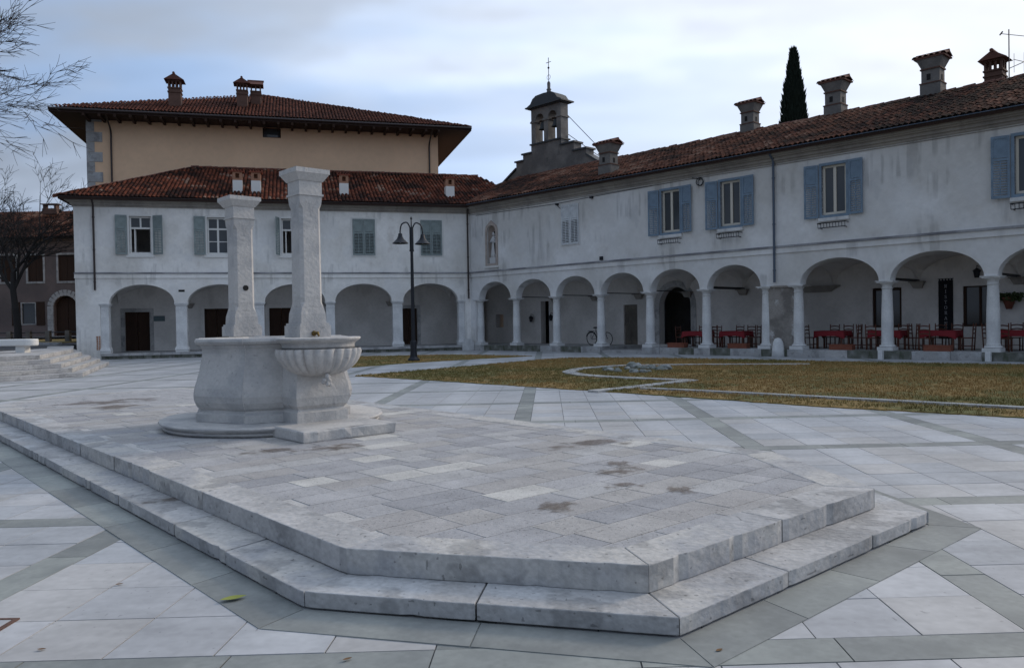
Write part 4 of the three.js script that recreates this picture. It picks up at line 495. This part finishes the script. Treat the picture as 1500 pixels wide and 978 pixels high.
{ // statue in the niche
  const s = thing('saint_statue', 'pale robed stone figure with dark cloak standing in the wall niche', 'statue'), robe = lathe([[0, 0], [0.20, 0], [0.19, 0.2], [0.15, 0.5], [0.14, 0.75], [0.17, 0.95], [0.18, 1.05], [0.10, 1.16], [0.05, 1.2]], 24), p = robe.attributes.position; for (let i = 0; i < p.count; i++) { const a = Math.atan2(p.getZ(i), p.getX(i)), k = 1 + 0.09 * Math.sin(a * 9) * (p.getY(i) < 0.9 ? 1 : 0.3); p.setX(i, p.getX(i) * k); p.setZ(i, p.getZ(i) * k * 0.8); } robe.computeVertexNormals();
  part('body', [robe, new THREE.SphereGeometry(0.10, 14, 10).scale(0.9, 1.2, 1).translate(0.01, 1.30, 0.02), new THREE.SphereGeometry(0.018, 6, 5).translate(0.01, 1.29, 0.125), tube([V(-0.16, 1.05, 0), V(-0.2, 0.85, 0.08), V(-0.05, 0.82, 0.18)], 0.05, 10, 8), tube([V(0.16, 1.05, 0), V(0.21, 0.85, 0.06), V(0.08, 0.9, 0.18)], 0.05, 10, 8)], m.saint, s);
  part('cloak', [lathe([[0.2, 0.1], [0.21, 0.5], [0.2, 0.95], [0.19, 1.1]], 16).scale(1, 1, 0.85).translate(0.03, 0, -0.035), new THREE.SphereGeometry(0.115, 14, 8, 0, 6.3, 0, 1.5).translate(0.02, 1.33, -0.015)].map((q) => q), m.brownCloak, s).scale.set(0.98, 1, 0.7);
  part('pedestal', bb(-0.24, 0.24, -0.34, 0, -0.2, 0.14), m.saint, s); s.position.set(1.90, 5.20, -0.16); local(RW, s);
}
solo('guard_stone', lathe([[0, 0], [0.26, 0], [0.24, 0.3], [0.20, 0.6], [0.12, 0.74], [0, 0.78]], 9), m.column, 'white rounded guard stone at the foot of the stained pier', 'stone'); local(RW, (() => { const o = scene.children.at(-1); o.position.set(19.05, -0.01, 0.22); return o; })());
solo('guard_stone', [bx(0.55, 0.5, 0.4, 0, 0.25, 0), bx(0.4, 0.16, 0.3, 0, 0.58, 0)], m.column, 'squat white stone block in the inner corner beside the downpipe', 'stone'); local(RW, (() => { const o = scene.children.at(-1); o.position.set(0.15, -0.01, 0.38); return o; })());
for (const u of [23.1, 26.6]) { solo('kerb_post', bx(0.16, 0.34, 0.16, 0, 0.17, 0), m.column, 'short square marble post set against the arcade ledge under a column', 'post', 'marble posts against the arcade ledge'); local(RW, (() => { const o = scene.children.at(-1); o.position.set(u, -0.01, 0.26); return o; })()); }
{ const s = thing('notice_plaque', 'small dark notice plaque on the wall beside the framed door', 'sign'); part('plate', bx(0.58, 0.30, 0.02), m.sign, s); part('fixings', [-0.25, 0.25].map((x) => new THREE.CylinderGeometry(0.012, 0.012, 0.03, 8).rotateX(1.57).translate(x, 0.11, 0)), m.metal, s); s.position.set(-17.12, 2.1, BACK + 0.02); local(LW, s); }
{ const a = thing('television_antenna', 'thin roof television antenna with crossed bars on the ridge', 'antenna'); part('mast', rod(V(0, 0, 0), V(0, 2.4, 0), 0.022), m.iron, a); part('upper_boom', [rod(V(-0.25, 2.25, 0.2), V(0.62, 2.05, -0.45), 0.014), rod(V(-0.3, 2.25, 0.05), V(-0.15, 2.27, 0.3), 0.03)], m.iron, a); part('lower_boom', [rod(V(0, 0.85, 0), V(0.5, 0.98, 0), 0.014), rod(V(0.2, 1.12, 0.2), V(0.85, 0.85, -0.2), 0.012), ...[0.22, 0.52, 0.83].map((x) => rod(V(x, 0.6, 0.2 - (x - 0.2) * 0.6), V(x, 1.35, 0.2 - (x - 0.2) * 0.6), 0.008))], m.iron, a); a.position.set(25.6, 10.5, -6.4); local(RW, a); }

// ---------- church gable behind the right wing ----------
{
  const g = thing('bell_gable', 'grey stepped church gable with two bell openings, domed cap and iron cross', 'belfry'); const s = shapeOf([[-4.9, 6], [4.6, 6], [4.6, 10.6], [2.9, 11.65], [2.9, 12.05], [1.9, 12.05], [1.9, 12.6], [0.86, 12.6], [0.86, 13.0], [-1.78, 13.0], [-1.78, 12.5], [-2.55, 12.5], [-2.55, 12.1], [-3.2, 12.1], [-3.2, 11.6], [-4.9, 10.6]]);
  part('gable_wall', upright(s, -0.72, 0), m.greyPlaster, g); part('coping', [bb(-3.3, -2.5, 12.1, 12.2, -0.8, 0.09), bb(-2.65, -1.74, 12.5, 12.6, -0.8, 0.09), bb(0.8, 2.0, 12.6, 12.7, -0.8, 0.09), bb(1.8, 3.0, 12.05, 12.15, -0.8, 0.09), bb(-1.86, 0.94, 13.0, 13.09, -0.8, 0.08), prism([[-4.95, 10.62, 0.08], [-3.2, 11.65, 0.08], [-3.2, 11.78, 0.08], [-4.95, 10.75, 0.08], [-4.95, 10.62, -0.8], [-3.2, 11.65, -0.8], [-3.2, 11.78, -0.8], [-4.95, 10.75, -0.8]], [[0, 1, 2, 3], [3, 2, 6, 7], [4, 7, 6, 5], [0, 4, 5, 1]]), prism([[2.9, 11.65, 0.08], [4.65, 10.57, 0.08], [4.65, 10.70, 0.08], [2.9, 11.78, 0.08], [2.9, 11.65, -0.8], [4.65, 10.57, -0.8], [4.65, 10.7, -0.8], [2.9, 11.78, -0.8]], [[0, 1, 2, 3], [3, 2, 6, 7], [4, 7, 6, 5]])], m.copper, g);
  for (const [a, b] of [[-1.76, -1.38], [-0.64, -0.26], [0.47, 0.84]]) { const p = part('pier', bb(a, b, 13.09, 14.42, -0.70, -0.02), m.greyPlaster, g); part('impost', [bb(a - 0.06, b + 0.06, 14.42, 14.5, -0.76, 0.04), bb(a - 0.03, b + 0.03, 14.5, 14.56, -0.73, 0.01)], m.greyPlaster, p); }
  const hd = shapeOf([[-1.76, 14.56], [-1.38, 14.56]]); for (const [a, b] of [[-1.38, -0.64], [-0.26, 0.47]]) { const c = (a + b) / 2, h = (b - a) / 2; for (let i = 0; i <= 14; i++) { const t = Math.PI * (1 - i / 14); hd.lineTo(c + h * Math.cos(t), 14.56 + h * Math.sin(t)); } } hd.lineTo(0.84, 14.56); hd.lineTo(0.84, 15.3); hd.lineTo(-1.76, 15.3); part('arched_head', upright(hd, -0.70, -0.02), m.greyPlaster, g);
  part('crown_cornice', [bb(-1.9, 0.98, 15.3, 15.36, -0.84, 0.12), bb(-2.05, 1.13, 15.36, 15.44, -0.98, 0.26)], m.copper, g);
  const dm = shapeOf([[-2.05, 15.44], [1.13, 15.44], [0.72, 15.62], [0.52, 15.9], [0.22, 16.06], [-0.46, 16.1], [-1.14, 16.06], [-1.44, 15.9], [-1.64, 15.62]]); part('domed_cap', upright(dm, -0.9, 0.18), m.copper, g);
  part('finial', lathe([[0, 0], [0.16, 0], [0.13, 0.3], [0.17, 0.34], [0.10, 0.4], [0.11, 0.75], [0.06, 0.85], [0, 0.86]], 10, -0.46, 16.08, -0.36), m.greyPlaster, g);
  part('iron_cross', [rod(V(-0.46, 16.9, -0.36), V(-0.46, 18.45, -0.36), 0.022), rod(V(-0.66, 18.15, -0.36), V(-0.26, 18.15, -0.36), 0.02), new THREE.SphereGeometry(0.07, 8, 6).translate(-0.46, 17.8, -0.36), new THREE.TorusGeometry(0.15, 0.012, 5, 16).translate(-0.46, 17.2, -0.36)], m.iron, g);
  part('stay_rod', [rod(V(0.8, 14.6, -0.7), V(2.6, 11.6, -3), 0.022), rod(V(0.8, 13.4, -0.7), V(1.9, 12.0, -2.6), 0.02)], m.iron, g);
  const nf = part('nave_roof', prism([[-5.2, 10.2, -0.7], [-0.4, 12.35, -0.7], [4.7, 10.2, -0.7], [-5.2, 10.2, -14], [-0.4, 12.35, -14], [4.7, 10.2, -14]], [[0, 1, 4, 3], [1, 2, 5, 4], [3, 4, 5]]), m.deck, g); part('nave_wall', [bb(-4.9, -4.4, 0, 10.3, -13.8, -0.7), bb(3.9, 4.4, 0, 10.3, -13.8, -0.7), bb(-4.9, 4.4, 0, 10.2, -14, -13.6)], m.greyPlaster, g);
  const k = Math.hypot(5.1, 2.15), up = V(-5.1, 2.15, 0).normalize(); tileField(nf, V(4.72, 10.22, -0.75), V(0, 0, -1), up, 12.5, k, palR, 407);
  g.position.set(0, 0, -7); local(RW, g);
  [[-1.01], [0.105]].forEach(([x], i) => { const b = thing('church_bell', 'dark bronze bell hanging in a gable opening', 'bell', 'bells in the church gable'); part('bell_body', lathe([[0.02, 0.5], [0.12, 0.48], [0.16, 0.36], [0.19, 0.2], [0.26, 0.05], [0.30, 0]], 20), m.copper, b); part('clapper', rod(V(0, 0.4, 0), V(0, -0.04, 0), 0.02, 0.035), m.iron, b); part('yoke', [bx(0.62, 0.10, 0.1, 0, 0.56, 0)], m.darkwood, b); b.position.set(x, 13.95, -7.36); local(RW, b); });
}

// ---------- tall peach house behind the left wing ----------
{
  const g = thing('peach_house', 'tall peach-coloured house with deep dark eaves and grey corner stones', 'house'); const u0 = -21.6, u1 = -0.3, z0 = -8.0, z1 = -20, ey = 14.35;
  part('front_wall', upright(facadeShape(u0, u1, 14.3, [], [[u0, u1]], [[-11.5, -10.4, 13.5, 14.12]]), z0 - 0.5, z0), m.peach, g); part('side_wall', [bb(u0, u0 + 0.5, 0, 14.3, z1, z0 - 0.5), bb(u1 - 0.5, u1, 0, 14.3, z1, z0 - 0.5), bb(u0, u1, 0, 14.3, z1 - 0.5, z1)], m.peach, g);
  const w = part('attic_window', openFrame(-11.5, -10.4, 13.5, 14.12, 0.06, z0 - 0.2, z0 - 0.12), m.darkwood, g); part('pane', bb(-11.44, -10.46, 13.56, 14.06, z0 - 0.17, z0 - 0.163), m.glass, w);
  let y = 9.2, k = 0; while (y < 14.0) { const h = 0.60, l = k % 2 ? 0.42 : 0.85; part('quoin', [bb(u0 - 0.025, u0 + l, y + 0.008, y + h - 0.008, z0 - 0.4, z0 + 0.03)], k % 3 ? m.stoneB : m.stone, g); y += h; k++; }
  const a0 = -23.2, a1 = 1.65, c0 = -6.35, c1 = -21.7, ap = [-11.8, 17.75, -14];
  const rf = part('roof', prism([[a0, ey, c0], [a1, ey, c0], [a1, ey, c1], [a0, ey, c1], ap, [a0, ey - 0.22, c0], [a1, ey - 0.22, c0], [a1, ey - 0.22, c1], [a0, ey - 0.22, c1]], [[0, 1, 4], [1, 2, 4], [2, 3, 4], [3, 0, 4], [5, 6, 1, 0], [6, 7, 2, 1], [7, 8, 3, 2], [8, 5, 0, 3], [5, 8, 7, 6]]), m.deck, g);
  const dz = c0 - ap[2], dy = ap[1] - ey, ln = Math.hypot(dz, dy); tileField(rf, V(a0, ey + 0.02, c0), V(1, 0, 0), V(0, dy, -dz).normalize(), a1 - a0, ln, palP, 403, (u, v) => { const t = v / ln; return u > t * (ap[0] - a0) && u < (a1 - a0) - t * (a1 - ap[0]); });
  const dx = a1 - ap[0], ls = Math.hypot(dx, dy); tileField(rf, V(a1, ey + 0.02, c0), V(0, 0, -1), V(-dx, dy, 0).normalize(), c0 - c1, ls, palP, 408, (u, v) => { const t = v / ls, h = (c0 - c1) / 2; return u > t * h && u < 2 * h - t * h; });
  for (let i = 0; i < 26; i++) part('rafter_tail', bx(0.14, 0.16, 1.7, mix(u0 + 0.2, u1 - 0.2, i / 25), ey - 0.30, z0 + 0.8), m.darkwood, g); part('eave_gutter', [rod(V(a0, ey - 0.06, c0 + 0.06), V(a1, ey - 0.06, c0 + 0.06), 0.075, 0.075, 8)], m.gutterL, g);
  for (const [x, yb] of [[-20.25, 9.5], [-0.9, 9.5]]) part('downpipe', [tube([V(x, ey - 0.1, c0), V(x, ey - 0.45, z0 + 0.9), V(x, ey - 0.9, z0 + 0.12), V(x, ey - 1.5, z0 + 0.1)], 0.055, 18, 8), cyl(0.055, 0.055, ey - 1.5 - yb, x, yb, z0 + 0.1, 8)], m.gutterL, g);
  houseChimney(g, -16.65, 15.45, -8.4, 1.15); houseChimney(g, -12.75, 15.9, -9.4, 1.05); houseChimney(g, -11.95, 16.2, -10.4, 1.0, 1.57);
  g.position.set(-2.352, 0, -46); g.rotation.y = LW.rotation.y;
}

// ---------- street lamp ----------
{
  const g = thing('street_lamp', 'black iron street lamp with two curved arms and bell shades', 'street lamp');
  part('base', lathe([[0, 0], [0.26, 0], [0.26, 0.06], [0.19, 0.12], [0.15, 0.2], [0.13, 0.5], [0.14, 0.8], [0.10, 0.86]], 16), m.iron, g); part('post', [cyl(0.085, 0.062, 3.9, 0, 0.8, 0, 14), cyl(0.085, 0.085, 1.0, 0, 4.6, 0, 14), cyl(0.10, 0.10, 0.06, 0, 4.6, 0, 14), cyl(0.03, 0.02, 0.45, 0, 5.6, 0, 8), new THREE.SphereGeometry(0.05, 8, 6).translate(0, 5.98, 0)], m.iron, g);
  for (const s of [-1, 1]) { const a = part('arm', tube([V(0, 5.1, 0), V(s * 0.03, 5.5, 0), V(s * 0.2, 5.8, 0), V(s * 0.42, 5.72, 0), V(s * 0.50, 5.45, 0), V(s * 0.50, 5.3, 0)], 0.03, 30, 8), m.iron, g); part('bell_shade', lathe([[0.05, 0.42], [0.08, 0.40], [0.10, 0.28], [0.15, 0.18], [0.20, 0.13], [0.28, 0.05], [0.34, 0], [0.33, -0.01], [0.18, 0.09], [0.06, 0.2]], 24, s * 0.50, 4.92, 0), m.iron, a); part('bulb', new THREE.SphereGeometry(0.07, 12, 8).translate(s * 0.50, 5.0, 0), m.white, a); }
  g.position.set(-4.156, 0.02, -33.6); g.rotation.y = 0.5;
}

// ---------- stairs, street and far house at the left ----------
{
  const P = [[-24, 14.0], [-14.4, 26.7], [-17.6, 34.8], [-22.2, 40.4], [-45, 40.4], [-45, 14.0]], g = thing('stone_staircase', 'broad pale stone steps turning a corner up to the street', 'stairs');
  for (let i = 0; i < 5; i++) { const q = P.map((p) => [...p]), d = i * 0.34, o = offsetPoly(P, d); const s = part('step', plan([o[0], o[1], o[2], q[3], q[4], q[5]], i * 0.15, (i + 1) * 0.15, 0.012), i % 2 ? m.stoneC : m.stone, g); s.userData.label = 'pale stone step'; }
  struct('street', plan([[-140, 13.5], [-20.2, 24.6], [-21.0, 36], [-23.3, 40.0], [-24.5, 60], [-20, 130], [-160, 130]], 0.2, 0.756), m.asphalt); struct('verge', plan([[-70, 47], [-27.5, 43], [-26.5, 62], [-70, 66]], 0.6, 0.80), m.grass);
  struct('kerb', plan([[-31, 45.2], [-24.2, 42.6], [-24.2, 42.9], [-31, 45.5]], 0.6, 0.9, 0.01), m.stone);
  const b = thing('stone_bench', 'thick white stone bench with rounded end on the stair top', 'bench'); part('seat', (() => { const s = new THREE.Shape(); s.moveTo(-4, -0.25); s.lineTo(0, -0.25); s.absarc(0, 0, 0.25, -Math.PI / 2, Math.PI / 2, false); s.lineTo(-4, 0.25); s.closePath(); return new THREE.ExtrudeGeometry(s, { depth: 0.16, bevelEnabled: true, bevelSize: 0.05, bevelThickness: 0.05, bevelSegments: 4 }).rotateX(-Math.PI / 2).translate(0, 0.30, 0); })(), m.white, b); for (const x of [-0.25, -2.2]) part('leg', bx(0.34, 0.25, 0.36, x, 0.125, 0), m.white, b); b.position.set(-18.15, 0.75, -30.0);
  const h = thing('distant_house', 'old house, plaster colour darkened for tree shade, with dark shutters and rusticated arched gate beyond the bare trees', 'house'); h.position.set(-37.2, 1.0, -68);
  const dw = [[-6.2, -4.9], [-3.9, -2.6], [-1.3, 0.1], [2.6, 3.9]], holes = dw.map(([a, c]) => [a, c, 4.7, 6.9]); holes.push([-1.75, 0.25, 0.02, 3.4, 1]); for (const a of [-8.5, -4.6]) holes.push([a, a + 1.3, 1.0, 2.9]);
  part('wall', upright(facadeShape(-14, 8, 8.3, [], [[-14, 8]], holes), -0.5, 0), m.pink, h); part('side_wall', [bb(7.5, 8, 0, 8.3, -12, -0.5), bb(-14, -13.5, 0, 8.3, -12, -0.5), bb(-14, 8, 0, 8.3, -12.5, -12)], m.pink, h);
  dw.forEach(([a, c]) => { const w = part('window', openFrame(a - 0.16, c + 0.16, 4.5, 7.06, 0.16, 0, 0.05), m.stone, h); part('dark_shutter', [bb(a, (a + c) / 2 - 0.01, 4.7, 6.9, -0.16, -0.1), bb((a + c) / 2 + 0.01, c, 4.7, 6.9, -0.16, -0.1)], m.darkwood, w); });
  for (const a of [-8.5, -4.6]) { const w = part('window', openFrame(a, a + 1.3, 1.0, 2.9, 0.08, -0.12, 0.02), m.stone, h); part('pane', bb(a, a + 1.3, 1.0, 2.9, -0.14, -0.13), m.glass, w); part('dark_shutter', [bb(a - 0.75, a - 0.03, 0.95, 2.95, 0.01, 0.06), bb(a + 1.33, a + 2.05, 0.95, 2.95, 0.01, 0.06)], m.darkwood, w); }
  for (let i = 0; i < 13; i++) { const t = Math.PI * i / 12, v = part('arch_stone', bx(0.30, 0.5, 0.12), m.stone, h); v.position.set(-0.75 + Math.cos(t) * 1.28, 2.4 + Math.sin(t) * 1.28, 0.06); v.rotation.z = t - Math.PI / 2; } for (let i = 0; i < 5; i++) for (const x of [-2.03, 0.53]) part('arch_stone', bb(x - 0.25, x + 0.25, i * 0.46, i * 0.46 + 0.44, 0, 0.12), m.stone, h); part('gate', [bb(-1.75, -0.77, 0.02, 3.3, -0.4, -0.34), bb(-0.73, 0.25, 0.02, 3.3, -0.4, -0.34)], m.darkwood, h);
  const rf = part('roof', prism([[-15, 8.3, 0.9], [9, 8.3, 0.9], [9, 11.4, -6], [-15, 11.4, -6], [9, 8.3, -13], [-15, 8.3, -13]], [[0, 1, 2, 3], [3, 2, 4, 5], [1, 4, 2], [0, 3, 5], [0, 5, 4, 1]]), m.deck, h); tileField(rf, V(-15, 8.32, 0.92), V(1, 0, 0), V(0, 3.1, -6.9).normalize(), 24, 7.5, palR, 409); houseChimney(h, -1.2, 11.0, -4.5, 1.0); part('chimney', [bx(1.3, 0.5, 0.6, -4.2, 11.2, -4.2), bx(0.2, 0.4, 0.5, -4.7, 11.6, -4.2), bx(0.2, 0.4, 0.5, -3.7, 11.6, -4.2), bx(1.5, 0.08, 0.7, -4.2, 11.84, -4.2)], m.brickDark, h);
  const f = thing('street_railing', 'low dark railing along the street before the distant house', 'railing'); const a = V(-46, 0.76, -55), c = V(-25.8, 0.76, -51); for (let i = 0; i <= 14; i++) { const p = a.clone().lerp(c, i / 14); part('post', bx(0.28, 0.75, 0.28, p.x, p.y + 0.375, p.z), m.greyPlaster, f); } part('rail', [rod(a.clone().setY(1.4), c.clone().setY(1.4), 0.035), rod(a.clone().setY(1.1), c.clone().setY(1.1), 0.03)], m.iron, f);
  const s = thing('street_lamp', 'old-fashioned single lantern post standing before the distant house', 'street lamp'); part('post', lathe([[0, 0], [0.16, 0], [0.10, 0.5], [0.06, 0.6], [0.045, 3.2], [0.07, 3.25]], 10), m.iron, s); part('lantern', [new THREE.CylinderGeometry(0.2, 0.12, 0.4, 6).translate(0, 3.5, 0), new THREE.ConeGeometry(0.24, 0.2, 6).translate(0, 3.8, 0)], m.iron, s); s.position.set(-29.4, 0.78, -57);
}

// ---------- trees ----------
function bareTree(pos, H, lean, seed, label, lim = 6, r0 = 0.22) {
  const t = thing('bare_tree', label, 'tree', 'bare winter trees by the street'), r = rng(seed), trunk = [], limbs = [], twigs = [];
  const grow = (p, d, len, rad, lv) => {
    const n = lv < 2 ? 4 : 2; let a = p.clone(), dir = d.clone(), rr = rad;
    for (let i = 0; i < n; i++) { const b = a.clone().addScaledVector(dir, len / n), r2 = rr * (lv < 2 ? 0.9 : 0.82); (lv === 0 ? trunk : lv < 4 ? limbs : twigs).push(rod(a, b, rr, r2, lv === 0 ? 10 : lv < 3 ? 6 : 3)); rr = r2;
      if (lv < lim && (lv > 0 || i >= n - 2)) { const k = lv < 1 ? 2 : lv < 4 ? 2 : 3; for (let c = 0; c < k; c++) { const az = r() * 6.283, tilt = 0.35 + r() * 0.5, side = V(Math.cos(az), 0, Math.sin(az)).addScaledVector(dir, -dir.dot(V(Math.cos(az), 0, Math.sin(az)))).normalize(); const nd = dir.clone().multiplyScalar(Math.cos(tilt)).addScaledVector(side, Math.sin(tilt)); nd.y += lv < 2 ? 0.12 : lv > 3 ? -0.03 : 0.04; nd.normalize(); if (r() < (lv > 3 ? 0.8 : 0.95)) grow(b, nd, len * (0.52 + r() * 0.24), Math.max(0.011, rr * (0.55 + r() * 0.15)), lv + 1); } }
      dir.add(V((r() - 0.5) * 0.25, (r() - 0.3) * 0.10, (r() - 0.5) * 0.25)).normalize(); a = b; }
  };
  grow(V(0, 0, 0), V(...lean).normalize(), H * 0.42, r0, 0); part('trunk', trunk, m.bark, t); part('branches', limbs, m.bark, t).userData.kind = 'stuff'; part('twigs', twigs, m.bark, t).userData.kind = 'stuff'; t.position.set(...pos); return t;
}
bareTree([-27.0, 0.7, -43.6], 9.6, [0.02, 1, 0], 707, 'slender bare tree whose dark trunk stands before the distant house', 5, 0.21);
bareTree([-26.6, 0.7, -31.5], 17.0, [0.0, 1, 0.02], 719, 'tall bare tree with drooping twigs reaching over the stair top', 6, 0.24);
{
  const t = thing('cypress_tree', 'dark pointed cypress rising behind the long tiled roof', 'tree'), r = rng(801), P = [], N = []; part('trunk', cyl(0.2, 0.06, 15, 0, 0, 0, 8), m.bark, t);
  const lf = []; for (let i = 0; i < 11000; i++) { const y = 1.5 + Math.pow(r(), 0.9) * 15.1, f = (16.8 - y) / 15.3, R = Math.min(1.5, 0.06 + 0.185 * (16.6 - y)) * (0.72 + 0.4 * vn(y * 2, r() * 3, 5)), a = r() * 6.283, q = R * Math.sqrt(0.35 + 0.65 * r()), s = 0.09 + r() * 0.10; const c = V(Math.cos(a) * q, y, Math.sin(a) * q), up = V((r() - 0.5) * 0.4 + Math.cos(a) * 0.25, 1, (r() - 0.5) * 0.4 + Math.sin(a) * 0.25).normalize().multiplyScalar(s * 3), sd = V(-Math.sin(a), 0, Math.cos(a)).multiplyScalar(s * 0.55); P.push(...c.clone().add(sd).toArray(), ...c.clone().sub(sd).toArray(), ...c.clone().add(up).toArray()); const sd2 = V(Math.cos(a), 0, Math.sin(a)).multiplyScalar(s * 0.55); P.push(...c.clone().add(sd2).toArray(), ...c.clone().sub(sd2).toArray(), ...c.clone().add(up).toArray()); }
  const g = new THREE.BufferGeometry(); g.setAttribute('position', new THREE.Float32BufferAttribute(P, 3)); g.computeVertexNormals(); part('crown', g, m.leafDark, t); t.position.set(16.4, 0, -46);
}

// ---------- small things on the paving ----------
{
  const r = rng(901), leaf = (x, d, y, s, mat, lab) => { const g = new THREE.PlaneGeometry(s, s * 0.45, 6, 2), p = g.attributes.position; for (let i = 0; i < p.count; i++) { const u = p.getX(i) / s; p.setY(i, p.getY(i) * Math.max(0.05, 1 - 4 * u * u)); p.setZ(i, 0.25 * s * u * u + Math.abs(p.getY(i)) * 0.3 + 0.004); } g.rotateX(-Math.PI / 2).rotateY(r() * 6); g.computeVertexNormals(); solo('fallen_leaf', g.translate(x, y, -d), mat, lab, 'leaf', mat === m.leafDry ? 'dry leaves on the paving' : undefined); };
  leaf(-1.67, 4.68, 0.008, 0.15, m.leafFresh, 'yellow-green willow leaf lying on the dark border slabs');
  [[-0.82, 3.82, 0.003], [0.98, 3.85, 0.003], [-2.4, 4.0, 0.003], [1.05, 4.25, 0.008], [-1.5, 5.5, 0.003], [2.1, 5.2, 0.003], [-2.5, 5.0, 0.003]].forEach(([x, d, y]) => leaf(x, d, y, 0.035 + r() * 0.02, m.leafDry, 'tiny brown dry leaf curled on the plaza paving'));
  const c = thing('drain_cover', 'small square drain cover framed in rusty iron in the paving', 'drain cover'); part('frame', openFrame(-0.17, 0.17, -0.17, 0.17, 0.025, -0.004, 0.004).map((q) => q.rotateX(-Math.PI / 2)), m.brickDark, c); part('lid', bx(0.28, 0.006, 0.28), tileMats[0], c); c.position.set(-2.95, 0.006, -4.27);
}
renderer.render(scene, camera);
